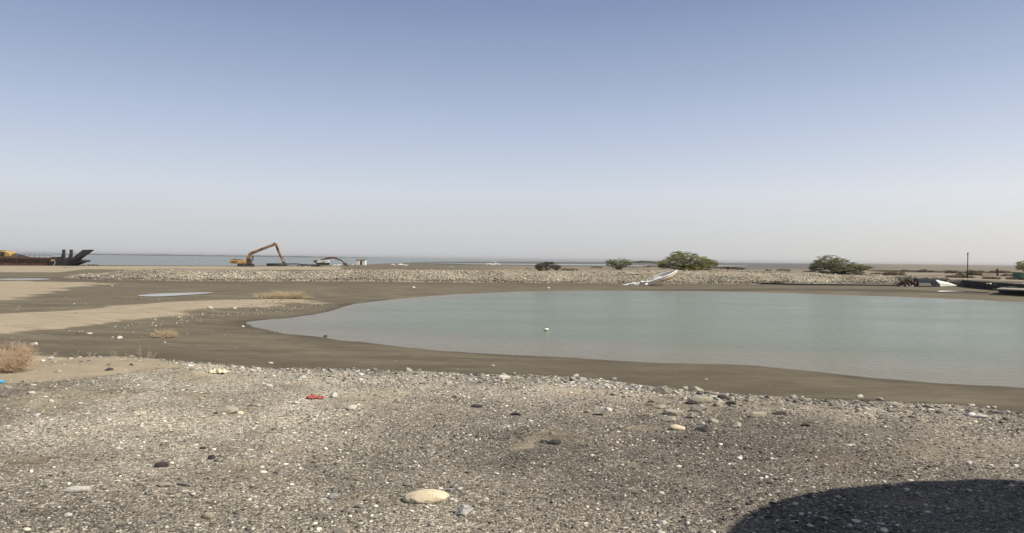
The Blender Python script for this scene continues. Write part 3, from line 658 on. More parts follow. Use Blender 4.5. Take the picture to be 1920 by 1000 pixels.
# ------------------------------------------------------------------ litter
red = mat('red_cloth', [(.26, .06, .05), (.36, .11, .09)], 30, .8, .4, 60)
blue = mat('blue_plastic', [(.02, .28, .55), (.05, .38, .68)], 30, .4)
yel = mat('yellow_plastic', [(.50, .47, .32), (.62, .58, .44)], 30, .5)
def rag(px, py, wpx, hpx, m, name, label, cat, seed):
    p = ground(px, py); s = p.y / F; n = 18; u = np.linspace(-1, 1, n); U, Vv = np.meshgrid(u, u)
    r = 1 + .35 * fbm(U + seed, Vv, 1.5, 2, seed); X = U * r * wpx * s / 2; Y = Vv * r * wpx * s * .35
    Z = np.abs(fbm(U + seed * 3, Vv, 1.7, 3, seed + 2)) * hpx * s * 1.9 * (1 - .6 * np.maximum(abs(U), abs(Vv)) ** 2) + .006
    I = np.arange(n * n).reshape(n, n); Q = np.stack([I[:-1, :-1], I[:-1, 1:], I[1:, 1:], I[1:, :-1]], -1).reshape(-1, 4)
    o = npmesh(name, np.stack([X, Y, Z], -1).reshape(-1, 3), Q, m, smooth=True); o.location = p
    so_ = o.modifiers.new('thickness', 'SOLIDIFY'); so_.thickness = .004
    return tag(o, label, cat)
rag(590, 747, 34, 6, red, 'rag', 'crumpled red rag lying on the gravel', 'rag', 3)
rag(2, 718, 18, 6, blue, 'plastic_bag', 'bright blue plastic scrap at the left edge', 'litter', 5)
rag(411, 700, 32, 13, yel, 'plastic_bag', 'pale yellow plastic bag lying on the stones at the brink', 'litter', 8)
rag(485, 761, 34, 7, MR['grey'], 'plastic_bag', 'grey torn plastic sheet scrap on the gravel left of the red rag', 'litter', 11)
# float in the pond
m_wh = mat('white_paint_worn', [(.50, .49, .45), (.72, .71, .67), (.78, .77, .74)], 3, .6, .2, 10)
p = Vector((*at_z(1024, 620, 0.0), 0.0)); fl = empty('float', p); tag(fl, 'small white mooring float sitting on the pond water', 'float')
mb = MB(); V, Fc = ico(2); o = npmesh('buoy', V * np.array([.11, .09, .065]), Fc, m_wh, fl, smooth=True); o.location = (0, 0, .05)
MB().tube([(-.05, 0, .12), (0, 0, .17), (.05, 0, .12)], .012).build('handle', MR['dark'], fl)

# ------------------------------------------------------------------ dry shrubs and twigs
m_twig = mat('dry_twig', [(.36, .26, .17), (.52, .39, .27), (.64, .50, .37)], 12, .9)
m_straw = mat('straw', [(.40, .31, .19), (.52, .42, .28), (.60, .50, .36)], 10, .9)
def twigs(name, loc, w, h, n, m, r=.003, seed=0, spread=1.0, label='', cat='shrub', depth=None, kids=5, grain=.5, group=None):
    g = np.random.default_rng(seed); depth = depth or w
    V = []; Fc = []; k = 0
    def seg(a, b, r0, r1):
        nonlocal k
        d = b - a; L_ = np.linalg.norm(d) + 1e-9; d = d / L_; s = np.cross(d, [0.3, .2, .93]); s /= np.linalg.norm(s) + 1e-9; q = np.cross(d, s)
        for P_, rr in ((a, r0), (b, r1)):
            for j in range(3):
                an = j * 2.094; V.append(P_ + (s * math.cos(an) + q * math.sin(an)) * rr)
        for j in range(3): Fc.append((k + j, k + (j + 1) % 3, k + 3 + (j + 1) % 3, k + 3 + j))
        k += 6
    for i in range(n):
        az = g.uniform(0, math.tau); rr = math.sqrt(g.random()); el = g.uniform(.15, 1.2) if spread >= 1 else g.uniform(.8, 1.5)
        base = np.array([math.cos(az) * rr * w * .22 * spread, math.sin(az) * rr * depth * .22 * spread, 0])
        a2 = az + g.normal(0, .5); L_ = g.uniform(.55, 1)
        end = np.array([math.cos(a2) * math.cos(el) * w / 2, math.sin(a2) * math.cos(el) * depth / 2, math.sin(el) * h]) * L_ + base * .6
        mid = (base + end) / 2 + np.array([0, 0, h * g.uniform(0, .15)]) + g.normal(0, .05 * h, 3); mid[2] = max(mid[2], .01)
        seg(base, mid, r, r * .8); seg(mid, end, r * .8, r * .4)
        for _ in range(kids):
            t = g.uniform(.2, 1); q = mid * (1 - t) + end * t if g.random() < .7 else base * (1 - t) + mid * t; e_ = q + g.normal(0, 1, 3) * np.array([.16 * w, .16 * depth, .2 * h]) * grain + np.array([0, 0, .06 * h]); e_[2] = max(e_[2], .005)
            seg(q, e_, r * .55, r * .3)
    o = npmesh(name, np.array(V), np.array(Fc), m); o.location = loc
    return tag(o, label, cat, group)
p = ground(6, 702); twigs('dry_shrub', p + Vector((-.06, .25, 0)), .66, .46, 300, m_twig, .0022, 1, label='reddish dry shrub of tangled twigs cut by the left edge', kids=9)
p = ground(310, 633); twigs('dry_shrub', p, 1.0, .33, 130, m_straw, .006, 2, label='small tuft of bare straw coloured twigs on the dark mud at left', kids=6)
p = ground(537, 560); twigs('dry_shrub', p, 3.4, .62, 260, m_straw, .009, 3, label='wide mound of dry straw coloured brush on the end of the sand bar', depth=2.2, kids=6)
p = ground(490, 560); twigs('dry_shrub', p, 1.3, .55, 60, m_straw, .010, 13, label='thin upright dry stems left of the wide brush mound', kids=3)
p = ground(577, 559); twigs('brush_heap', p, 1.2, .13, 60, m_straw, .012, 14, label='flat heap of dead brush right of the wide brush mound', cat='brush', kids=3)
for i, (px, py, hh) in enumerate([(97, 671, .12), (145, 672, .14), (168, 672, .1), (218, 674, .13), (232, 675, .13), (264, 678, .30), (272, 678, .2), (280, 679, .16)]):
    p = ground(px, py - 2); twigs('weed_stem', p, .26, hh * 1.1, 4, m_straw, .0022, 30 + i, 1.0, label='sparse dry weed stem standing on the left brink of the terrace', cat='weed', group='dry weeds along the left brink', kids=4)

# ------------------------------------------------------------------ trees
m_bark = mat('bark', [(.10, .08, .065), (.17, .14, .115)], 10, .95)
m_lf = []
def leaf_mat(name, c):
    m = bpy.data.materials.new(name); m.use_nodes = True; t = m.node_tree; n = t.nodes; l = t.links; b = n['Principled BSDF']; b.inputs['Roughness'].default_value = .7; b.inputs['Specular IOR Level'].default_value = .2
    a = n.new('ShaderNodeAttribute'); a.attribute_name = 'col'; l.new(a.outputs['Color'], b.inputs['Base Color'])
    tr = n.new('ShaderNodeBsdfTranslucent'); l.new(a.outputs['Color'], tr.inputs[0]); mx_ = n.new('ShaderNodeMixShader'); mx_.inputs[0].default_value = .4
    l.new(b.outputs[0], mx_.inputs[1]); l.new(tr.outputs[0], mx_.inputs[2]); l.new(mx_.outputs[0], n['Material Output'].inputs['Surface']); return m
m_leaf = leaf_mat('foliage', None)
def leaf_cloud(name, blobs, per, size, cols, parent, seed, flat=.5):
    """blobs: (x,y,z,rx,ry,rz); small leaf faces through each blob's volume"""
    g = np.random.default_rng(seed); Vs = []; Cs = []
    for i, (bx, by, bz, rx, ry, rz) in enumerate(blobs):
        n = int(per * rx * ry ** .5 * rz ** .5 + 8)
        d = g.normal(size=(n, 3)); d /= np.linalg.norm(d, axis=1)[:, None]; rr = g.random(n) ** .45
        c = np.array([bx, by, bz]) + d * rr[:, None] * np.array([rx, ry, rz]) * (1 + .25 * g.normal(size=(n, 1)) * .5)
        a = g.normal(size=(n, 3)); a[:, 2] *= flat; a /= np.linalg.norm(a, axis=1)[:, None]; b = np.cross(a, g.normal(size=(n, 3))); b /= np.linalg.norm(b, axis=1)[:, None]
        s = size * g.uniform(.5, 1.3, n)[:, None]
        Vs.append(np.stack([c - a * s, c + b * s * .45, c + a * s, c - b * s * .45], 1))
        base = np.array(cols[i % len(cols)]) * g.uniform(.8, 1.2)
        Cs.append(np.repeat(base[None] * g.uniform(.7, 1.3, (n, 1)), 4, 0))
    V = np.concatenate(Vs).reshape(-1, 3); n = len(V) // 4
    return npmesh(name, V, np.arange(n * 4).reshape(n, 4), m_leaf, parent, col=np.clip(np.concatenate(Cs), .01, .5))
def limbs(root, tips, r0, seed):
    g = random.Random(seed); mb = MB()
    for (tx, ty, tz) in tips:
        m_ = Vector((tx * .35, ty * .35, tz * .55)) + Vector((g.uniform(-.1, .1), g.uniform(-.1, .1), 0))
        m2 = Vector((tx * .7, ty * .7, tz * .85))
        mb.tube([(g.uniform(-.1, .1), 0, -.1), m_, m2, (tx, ty, tz)], [r0, r0 * .6, r0 * .35, r0 * .12], 6)
    return mb.build('trunk', m_bark, root, smooth=True)
def acacia(px0, px1, pyt, pyb, Y, prof, label, seed, cols, dens=170, gap=.0, group=None, size=.07, low=None):
    """umbrella thorn tree; prof = crown outline (u, bottom, top) fractions"""
    xc = (px0 + px1) / 2; x0, _, zb = at_y(xc, pyb, Y); zb = hz1(x0, Y) - .05; s = Y / F
    W = (px1 - px0) * s; H = at_y(xc, pyt, Y)[2] - zb
    root = empty('acacia_tree', (x0, Y, zb)); tag(root, label, 'tree', group); g = random.Random(seed)
    us = [p[0] for p in prof]; lo = [p[1] for p in prof]; hi = [p[2] for p in prof]
    blobs = []; tips = []
    n = int(110 + W * 44); cc = []
    for i in range(n):
        u = g.uniform(-.97, .97); a = float(np.interp(u, us, lo)); b = float(np.interp(u, us, hi)); v = g.random() ** .55 if g.random() < .6 else g.random()
        z = (a + (b - a) * v) * H; wy = W * .38 * math.sqrt(max(0.05, 1 - u * u)); yy = g.uniform(-1, 1) * wy
        z *= 1 - .25 * (yy / (W * .4)) ** 2
        rx = g.uniform(.022, .055) * W; rz = rx * g.uniform(.14, .34)
        z = min(z, b * H * g.choice((1.03, .99, .96, .9)) - rz * .3); z = max(z, rz * .8)
        blobs.append((u * W / 2 * .95, yy, z, rx, rx * .9, rz)); q_ = z / (b * H + .01)
        cc.append(low if (low and q_ < .33 and u < .6) else ((.30, .245, .20) if (.3 < q_ < .62 and g.random() < .55) else g.choice(cols)))
        if i % 7 == 0: tips.append((u * W / 2 * .9, yy, z))
    for k in range(int(W * 7)):                          # thin sprays feathering the outline
        u = g.uniform(-1.06, 1.06); uc = max(-1, min(1, u)); b = float(np.interp(uc, us, hi)); a = float(np.interp(uc, us, lo)); z = (b * g.uniform(.97, 1.07) if g.random() < .6 else a + (b - a) * g.random()) * H
        rx = g.uniform(.03, .06) * W; blobs.append((u * W / 2, g.uniform(-.15, .15) * W, max(z, .1), rx, rx, rx * .1)); cc.append(g.choice(cols))
    leaf_cloud('crown', blobs, dens * 11, size, cc, root, seed)
    limbs(root, tips, .06 + W * .006, seed)
    return root
green = [(.27, .29, .12), (.31, .33, .14), (.24, .255, .12), (.36, .37, .16), (.28, .26, .17)]
acacia(1135, 1186, 485.5, 505, 120, [(-1, .45, .75), (-.6, .3, .95), (0, .15, 1), (.5, .3, .97), (1, .5, .75)], 'small umbrella shaped acacia with a bare dark stem, left of the big one', 1, [(.26, .29, .13), (.30, .33, .14), (.24, .25, .14)], dens=130)
acacia(1232, 1345, 473.5, 507, 128, [(-1, .15, .32), (-.75, .08, .55), (-.45, .02, .95), (-.2, 0, 1), (.1, 0, .97), (.35, 0, .86), (.6, .02, .70), (.8, .12, .58), (1, .25, .42)], 'largest acacia tree, wide olive green crown reaching down to the bank', 2, green, dens=100, low=(.32, .34, .08))
acacia(1519, 1631, 480.5, 511, 126, [(-1, .2, .4), (-.8, 0, .75), (-.5, 0, .97), (-.35, 0, 1), (0, 0, .82), (.3, .02, .65), (.6, .1, .5), (.8, .3, .46), (1, .36, .42)], 'acacia tree at right leaning to the right, dark green, behind the pale rubble', 3, [(.19, .225, .12), (.22, .25, .13), (.25, .27, .13), (.27, .25, .16)], dens=100)
acacia(1908, 1990, 479, 507, 118, [(-1, .5, .6), (-.6, .3, .85), (0, .1, 1), (1, .3, .7)], 'green tree cut by the right edge beside the green container', 4, green, dens=90)
# bare dark bush
def bush(px0, px1, pyt, pyb, label, seed, cols, Y=None, dens=900, size=.06, name='bush', group=None, tw=None):
    p = ground((px0 + px1) / 2, pyb) if Y is None else None
    if Y is not None:
        x0 = at_y((px0 + px1) / 2, pyb, Y)[0]; p = Vector((x0, Y, hz1(x0, Y)))
    s = p.y / F; W = (px1 - px0) * s; H = (pyb - pyt) * s; g = random.Random(seed)
    root = empty(name, (p.x, p.y + W * .2, p.z - .03)); tag(root, label, 'bush', group)
    blobs = []
    for i in range(int(14 + W * 15)):
        u = g.uniform(-.95, .95); h = math.sqrt(1 - u * u) ** .8; z = g.random() * h * H * .85; r = g.uniform(.07, .14) * W
        blobs.append((u * W / 2 * .93, g.uniform(-.35, .35) * W * h, z + .05 * H, r, r, min(r * .5, H * .3)))
    leaf_cloud('foliage', blobs, dens, size, cols, root, seed)
    mb = MB()
    for i in range(14):
        an = g.uniform(0, math.tau); mb.tube([(0, 0, 0), (math.cos(an) * W * .2, math.sin(an) * W * .15, H * .5), (math.cos(an) * W * .42, math.sin(an) * W * .3, H * g.uniform(.6, 1.0))], [.03, .02, .008], 5)
    mb.build('stems', m_bark, root)
    return root
bush(1002, 1052, 492, 511, 'rounded dark brown leafless bush on the crest of the bank', 11, [(.13, .105, .08), (.16, .135, .095), (.11, .09, .07)], dens=1500, Y=104, size=.05)
bush(1052, 1086, 501, 508, 'low straw coloured brush right of the dark brown bush', 12, [(.30, .25, .15), (.24, .2, .12)], Y=104, dens=500)
bush(1448, 1474, 509, 516, 'low brown bush on the rubble left of the dark green acacia', 13, [(.15, .12, .08), (.12, .10, .07)], Y=104)
bush(1818, 1856, 492.5, 503, 'green shrub rising above the plain right of the pole', 14, [(.12, .13, .06), (.15, .15, .07)], Y=190, size=.12)
bsh = [(1660, 1700, 505, 513), (1640, 1665, 503, 508), (1700, 1730, 500, 504), (1735, 1760, 501, 505), (1770, 1800, 499, 503), (1795, 1812, 508, 513), (1830, 1875, 506, 514), (1780, 1830, 514, 520), (1880, 1905, 508, 514), (1690, 1702, 497.5, 501), (1860, 1900, 499, 504), (1740, 1790, 497.5, 500), (1640, 1720, 496, 498.5), (1590, 1625, 505, 512), (1505, 1535, 503, 510), (1340, 1400, 502, 506), (1205, 1232, 500, 505), (1180, 1204, 502, 505), (1420, 1470, 503, 506), (1890, 1925, 516, 521), (1845, 1880, 517, 522), (985, 1002, 503, 507), (1108, 1130, 503, 507), (1360, 1385, 499.5, 502)]
gb = random.Random(77)
for k in range(16):
    a = gb.uniform(1420, 1900); d = gb.uniform(498.5, 511); w_ = gb.uniform(8, 22) * (d - 490) / 14; bsh.append((a, a + w_, d - w_ * .28, d))
for i, (a, b, c, d) in enumerate(bsh):
    X0, Y0 = at_z((a + b) / 2, d, 1.25); Y0 = min(Y0, 260)
    bush(a, b, c, d, ('wide' if b - a > 35 else 'small') + ' brown shrub behind the rubble bank, ' + near((a + b) / 2) + (', far' if d < 504 else ''), 60 + i, [(.19, .15, .11), (.15, .12, .085), (.13, .115, .07), (.24, .19, .14)], Y=Y0, group='dry shrubs behind the rubble bank', dens=550, size=.07, name='dry_bush')

# ------------------------------------------------------------------ machines on the far shore
m_yel = mat('worn_yellow_paint', [(.13, .07, .035), (.40, .24, .08), (.58, .40, .15)], 1.2, .6, .2, 8, stops=[.27, .4, .62])
m_rust = mat('rust', [(.045, .028, .022), (.10, .055, .038), (.17, .095, .06)], 1.5, .9, .3, 10)
m_blk = mat('black_steel', [(.018, .018, .02), (.035, .033, .034), (.06, .05, .045)], 2, .7)
m_glass = mat('dark_glass', [(.02, .025, .03), (.04, .045, .05)], 2, .1, spec=.6)
m_rub2 = mat('black_rubber', [(.012, .012, .012), (.03, .03, .03)], 3, .8)
m_rustboom = mat('rusty_orange_paint', [(.07, .035, .025), (.22, .12, .06), (.36, .22, .11)], .9, .75, .2, 8, stops=[.38, .5, .66])
class Loc:
    """local frame of a surveyed thing: photo pixels -> metres on its own plane"""
    def __init__(s, ax, ay, Y, z=None):
        x, y, zz = at_y(ax, ay, Y); s.ax, s.ay, s.s = ax, ay, Y / F; s.o = Vector((x, Y, zz if z is None else z))
    def __call__(s, px, py, y=0): return ((px - s.ax) * s.s, y, (s.ay - py) * s.s)
    def p2(s, pts): return [((a - s.ax) * s.s, (s.ay - b) * s.s) for a, b in pts]
def track(mb, L_, h, w, cx, cy, rot):
    n = 10; pts = [(L_ / 2 - h / 2 + math.cos(a) * h / 2, h / 2 + math.sin(a) * h / 2) for a in np.linspace(-math.pi / 2, math.pi / 2, n)] + [(-L_ / 2 + h / 2 + math.cos(a) * h / 2, h / 2 + math.sin(a) * h / 2) for a in np.linspace(math.pi / 2, 1.5 * math.pi, n)]
    mb.prism(pts, cy - w / 2, cy + w / 2, Matrix.Rotation(rot, 4, 'Z') @ Matrix.Translation((cx, 0, 0)))
# --- excavator
q = Loc(461, 500.5, 214); root = empty('excavator', q.o); tag(root, 'yellow long reach excavator with its boom raised and its arm hanging down at right', 'excavator')
for cy in (-1.25, 1.25):
    mb = MB(); track(mb, 4.4, .85, .55, 0, cy, R_(20)); mb.build('track', m_blk, root, bevel=.04)
MB().box(-1.1, 1.1, -.95, .95, .45, .95, Matrix.Rotation(R_(20), 4, 'Z')).build('undercarriage', m_rust, root)
mb = MB(); mb.prism(q.p2([(433, 494), (433, 488.5), (437, 487.6), (466, 488.2), (468, 490), (468, 494.5), (440, 495)]), -1.2, 1.2); body = mb.build('house', m_yel, root, bevel=.08)
MB().prism(q.p2([(436, 492.6), (436, 490.8), (447, 490.8), (447, 492.6)]), -1.215, -1.19).build('side_grille', m_blk, body)
MB().prism(q.p2([(434.5, 487.9), (435, 486.5), (453, 486.9), (454, 488.1)]), -1.0, 1.0).build('engine_cover', m_rust, root, bevel=.05)
MB().tube([q(439.5, 487, .3), q(439.5, 484.2, .3)], .07).build('exhaust_pipe', m_blk, root)
cab = MB(); cab.prism(q.p2([(465.5, 495), (465.5, 486.5), (467, 485), (471, 485), (473.5, 488), (473.8, 495)]), -1.25, -.35); cabo = cab.build('cab', m_rust, root, bevel=.06)
MB().prism(q.p2([(467, 491), (467, 486.8), (470.5, 486.3), (472.6, 488.6), (472.9, 491)]), -1.262, -1.235).build('window', m_glass, cabo)
bm_ = MB()
A_, B_, C_ = Vector(q(463, 491, .1)), Vector(q(469.5, 475.5, .1)), Vector(q(515, 458.2, .1))
bm_.beam(A_, B_, .6, .95, .8); bm_.beam(B_, B_.lerp(C_, .14), .6, .84, .74); bm_.beam(B_.lerp(C_, .12), C_, .55, .72, .46); bm_.build('boom', m_rustboom, root, bevel=.03)
D_ = Vector(q(531, 493, .1)); a0 = Vector(q(516, 457, .1))
MB().beam(Vector(q(512.5, 456.0, .1)), Vector(q(519, 459.5, .1)), .5, .68, .6).beam(a0, a0.lerp(D_, .45), .48, .6, .56).beam(a0.lerp(D_, .43), D_, .46, .56, .3).build('arm', m_rustboom, root, bevel=.03)
MB().tube([q(470, 474.2, .1), q(492, 464.5, .1)], .10).tube([q(492, 464.5, .1), q(512.6, 455.6, .1)], .05).build('arm_cylinder', m_blk, root)
for sy in (-.35, .45): MB().tube([q(473, 490, sy), q(474, 480, sy)], .09).build('boom_cylinder', m_blk, root)
MB().tube([q(526.5, 481, .1), q(530, 482, .1), q(534.5, 490, .1)], .07).build('bucket_cylinder', m_rust, root)
MB().prism(q.p2([(529.5, 491.5), (532.5, 490.5), (536, 493), (535.5, 496), (531, 496.5), (529.8, 494)]), -.25, .45).build('bucket', m_blk, root, bevel=.04)
# --- pipe, scrap
q = Loc(517, 499.3, 208); pr = empty('steel_pipe', q.o); tag(pr, 'thick black pipe lying on the shore under the excavator arm', 'pipe')
mb = MB(); mb.tube([q(500, 496.8), q(536, 496.2, 1)], .36, 16, caps=False); po = mb.build('pipe_wall', m_blk, pr, smooth=True); sm = po.modifiers.new('thickness', 'SOLIDIFY'); sm.thickness = .04
q = Loc(565, 498, 236); mb = MB(); mb.tube([q(534, 495.8), q(556, 495.2), q(575, 497), q(592, 496.4)], .16, 10); o = mb.build('pipe', m_blk, smooth=True); o.location = q.o; tag(o, 'thin dark pipe running along the shore between the two machines', 'pipe')
def heap(px0, px1, py, hpx, Y, m, name, label, cat, seed, n=26, long=1.0):
    g = random.Random(seed); xc = (px0 + px1) / 2; x0 = at_y(xc, py, Y)[0]; s = Y / F; W = (px1 - px0) * s; H = hpx * s; mb = MB()
    for i in range(n):
        u = g.uniform(-1, 1); hh = H * (1 - u * u) ** .5; M = Matrix.Translation((u * W / 2, g.uniform(-.25, .25) * W, g.uniform(0, .75) * hh)) @ Euler((g.uniform(-.5, .5), g.uniform(-.5, .5), g.uniform(0, 3))).to_matrix().to_4x4()
        a = g.uniform(.06, .22) * W * .5 * long; b = g.uniform(.05, .3) * H; mb.box(-a, a, -a * .5, a * .5, -b * .5, b * .5, M)
        if g.random() < .3: mb.tube([M @ Vector((-a * 1.8, 0, 0)), M @ Vector((a * 1.8, 0, b))], .03 + H * .02, 5)
    o = mb.build(name, m); o.location = (x0, Y, hz1(x0, Y) + .02); return tag(o, label, cat)
heap(566, 602, 498.5, 4.5, 232, m_blk, 'scrap_heap', 'heap of black scrap metal between the yellow and the white machine', 'scrap', 5, 40)
heap(572, 582, 500, 2.4, 225, m_wh, 'scrap_bag', 'small white sack in front of the black scrap heap', 'sack', 6, 10)
heap(622, 668, 496.5, 1.8, 285, m_wh, 'plank_heap', 'low pile of white planks between the white machine and the hut', 'planks', 8, 20)
heap(556, 572, 498, 2.5, 236, m_rust, 'scrap_heap', 'low rusty scrap right of the thick black pipe', 'scrap', 9, 16)
# --- white machine with rusty arm
q = Loc(605, 497, 285); root = empty('excavator', q.o + Vector((0, 0, .02))); tag(root, 'derelict white bodied excavator with a low folded rusty boom', 'excavator')
MB().prism(q.p2([(594.5, 493.3), (597, 488.3), (606, 488), (618, 488.6), (617, 493), (611, 494)]), -1.3, 1.3).build('house', m_wh, root, bevel=.06)
MB().prism(q.p2([(589, 492.5), (589.5, 489.4), (592, 488.2), (596, 488.6), (594.5, 493)]), -1.2, 1.2).build('counterweight', m_rust, root, bevel=.1)
MB().prism(q.p2([(607, 491.8), (607, 490.2), (609.5, 490.2), (609.5, 491.8)]), -1.32, -1.29).build('window', m_glass, root)
MB().prism(q.p2([(600, 488.2), (604.5, 485.6), (609, 485.6), (609.5, 488.2)]), -.9, .2).build('cab', m_rust, root, bevel=.05)
for cy in (-1.2, 1.2):
    mb = MB(); track(mb, 3.9, .8, .5, 0, cy, R_(-12)); mb.build('track', m_blk, root, bevel=.04)
p0, p1, p2, p3, p4 = [Vector(q(*v)) for v in ((605.5, 487), (616, 484.2), (625, 483.2), (640, 488), (647, 494.5))]
MB().beam(p0, p1, .5, .5, .7).beam(p1, p2, .5, .7, .6).beam(p2, p2.lerp(p3, .3), .5, .6, .5).build('boom', m_rust, root, bevel=.03)
MB().beam(p2.lerp(p3, .2), p3, .42, .6, .45).beam(p3, p4, .4, .45, .25).build('arm', m_rust, root, bevel=.03)
MB().prism(q.p2([(643, 493), (648, 492), (651, 495), (649, 497), (643.5, 496.8)]), -.4, .4).build('bucket', m_rust, root, bevel=.04)
# --- hut
m_hut = mat('hut_white', [(.66, .66, .64), (.80, .80, .78)], 2, .6); m_roof = mat('hut_roof', [(.05, .06, .08), (.09, .10, .12)], 2, .6); m_tan = mat('hut_tan', [(.30, .23, .12), (.48, .38, .22)], 2, .8)
q = Loc(677.5, 497.2, 296); root = empty('hut', q.o); tag(root, 'small white hut with a tan doorway and dark flat roofs on the shore', 'hut')
for a, b in ((669, 675.3), (680.2, 686)):
    MB().prism(q.p2([(a, 497.2), (a, 488.2), (b, 488.2), (b, 497.2)]), -1.1, 1.1).build('wall', m_hut, root, bevel=.03)
    MB().prism(q.p2([(a - .6, 488.1), (a - .6, 487), (b + .3, 487), (b + .3, 488.1)]), -1.25, 1.25).build('roof', m_roof, root, bevel=.03)
dr = MB().prism(q.p2([(675.4, 497), (675.4, 486.4), (680.1, 486.4), (680.1, 497)]), -.9, .9).build('doorway', m_tan, root, bevel=.03)
MB().prism(q.p2([(676.6, 497), (676.6, 489), (678.4, 489), (678.4, 497)]), -.93, -.9).build('door', m_rust, dr)
heap(656, 669, 495.4, 1.5, 300, m_blk, 'trailer_drawbar', 'low dark scrap at the left foot of the hut', 'scrap', 19, 14)
heap(732, 762, 498, 3.2, 300, m_wh, 'rubble_heap', 'low pale heap on the shore between the hut and the pickup', 'rubble', 21, 24)
heap(843, 849, 500.5, 3, 260, m_wh, 'sack', 'single white sack on the bank left of the pickup', 'sack', 22, 9)
heap(985, 996, 504, 3.5, 128, m_rust, 'driftwood', 'brown driftwood left of the dark brown bush', 'driftwood', 23, 12)
# --- pickup
q = Loc(925, 501.3, 318); root = empty('pickup_truck', Vector((q.o.x, 318, hz1(q.o.x, 318)))); tag(root, 'white pickup truck parked side on upon the far flat', 'pickup truck')
s_ = 1.0
m_car = mat('car_white', [(.76, .76, .76), (.82, .82, .82)], 2, .3, spec=.5)
mb = MB(); mb.prism([(-2.65, .45), (-2.68, .95), (-2.6, 1.12), (-.55, 1.14), (-.5, 1.16), (1.35, 1.14), (2.45, 1.02), (2.66, .85), (2.66, .45), (2.2, .38), (-2.2, .38)], -.88, .88); mb.build('body', m_car, root, bevel=.05)
cabn = MB().prism([(-1.0, 1.1), (-.85, 1.72), (-.6, 1.8), (.45, 1.8), (1.25, 1.12)], -.8, .8).build('cabin', m_car, root, bevel=.06)
for sy in (-.815, .79): MB().prism([(-.82, 1.2), (-.72, 1.66), (-.08, 1.7), (-.08, 1.2)], sy, sy + .025).prism([(.0, 1.2), (.0, 1.7), (.38, 1.7), (.98, 1.2)], sy, sy + .025).build('side_window', m_glass, cabn)
MB().add([(.56, -.7, 1.755), (.56, .7, 1.755), (1.2, .7, 1.2), (1.2, -.7, 1.2)], [(0, 1, 2, 3)]).build('windscreen', m_glass, cabn)
for wx in (-1.65, 1.6):
    for sy in (-.9, .68):
        wh = MB().tube([(wx, sy, .38), (wx, sy + .22, .38)], .38, 18).build('wheel', m_rub2, root); MB().tube([(wx, sy - .01, .38), (wx, sy + .23, .38)], .2, 12).build('rim', m_car, wh)
MB().box(2.6, 2.72, -.8, .8, .45, .62).build('bumper', m_blk, root); 
for sy in (-.8, .5): MB().box(2.62, 2.69, sy, sy + .3, .72, .86).build('headlight', m_glass, root)
# --- barge at left
q = Loc(60, 499.3, 192); root = empty('barge', Vector((q.o.x, 192, hz1(q.o.x, 190) - .05))); tag(root, 'rusty dark landing barge aground at left with its bow ramp raised', 'barge')
hb = MB(); hb.prism(q.p2([(-150, 499.5), (-150, 483.2), (40, 483.6), (100, 484.4), (100, 499.5)]), 0, 3.2); hull = hb.build('hull', m_rust, root, bevel=.08)
mb = MB()
for yy in (487.5, 491.5): mb.prism(q.p2([(-150, yy + .5), (-150, yy), (100, yy), (100, yy + .5)]), -.1, .0)
mb.build('rubbing_strake', m_blk, hull)
MB().prism(q.p2([(92, 499.3), (100.2, 484.5), (112, 485.5), (148, 487.5), (156, 488), (156, 491), (150, 491.8), (131, 499.3)]), -.25, 3.4).build('bow', m_blk, root, bevel=.06)
MB().prism(q.p2([(134, 488.5), (158.5, 468.6), (174, 468.3), (168, 472.5), (148, 487.2)]), -.9, .9).build('bow_ramp', m_blk, root, bevel=.05)
for i in ():
    MB().prism(q.p2([(160, 468.1), (161, 467.7), (170, 467.6), (171, 468.1)]), .6 + i * .4, .8 + i * .4).build('ramp_cleat', m_rust, root) if i in (0, 2, 4) else None
for a in (117, 131):
    MB().prism(q.p2([(a - 4, 486.6), (a - .2, 477), (a + .2, 469.3), (a + 4, 469.3), (a + 4, 486.6)]), -.2, .4).build('ramp_post', m_blk, root, bevel=.03)
    MB().prism(q.p2([(a - .4, 469.2), (a - .4, 468.6), (a + 4.6, 468.6), (a + 4.6, 469.2)]), -.3, .5).build('post_cap', m_rust, root)
mb = MB(); g = random.Random(4)
for i in range(26):
    xx = g.uniform(96, 134); h = g.uniform(.2, .8); v = q(xx - 2, 485 + (xx - 96) * .06); mb.box(v[0] - .2 * g.random() - .1, v[0] + .3, .3, 1 + 1.5 * g.random(), v[2] - .2, v[2] + h * .55)
mb.build('deck_winch', m_rust, root, bevel=.03)
mb = MB()
for xx in np.arange(-60, 96, 9.5): v = q(xx, 483.8); mb.tube([(v[0], .2, v[2]), (v[0], .2, v[2] + .6)], .04, 5)
v0, v1 = q(-60, 479), q(96, 480); mb.tube([(v0[0], .2, q(0, 483.8)[2] + .6), (v1[0], .2, q(0, 484.2)[2] + .55)], .03, 5); mb.build('deck_rail', m_blk, root)
MB().prism(q.p2([(96.5, 491.3), (96.5, 487.2), (103.5, 487.6), (103.5, 490.5)]), -.32, -.2).build('fender', m_tan, root, bevel=.03)
o = MB().tube([q(104, 488.5, -.4), q(110, 493, -1.5), q(118, 499.2, -4)], .045, 6).build('mooring_rope', m_straw); o.location = root.location; tag(o, 'pale mooring rope running from the barge bow down to the sand', 'rope')
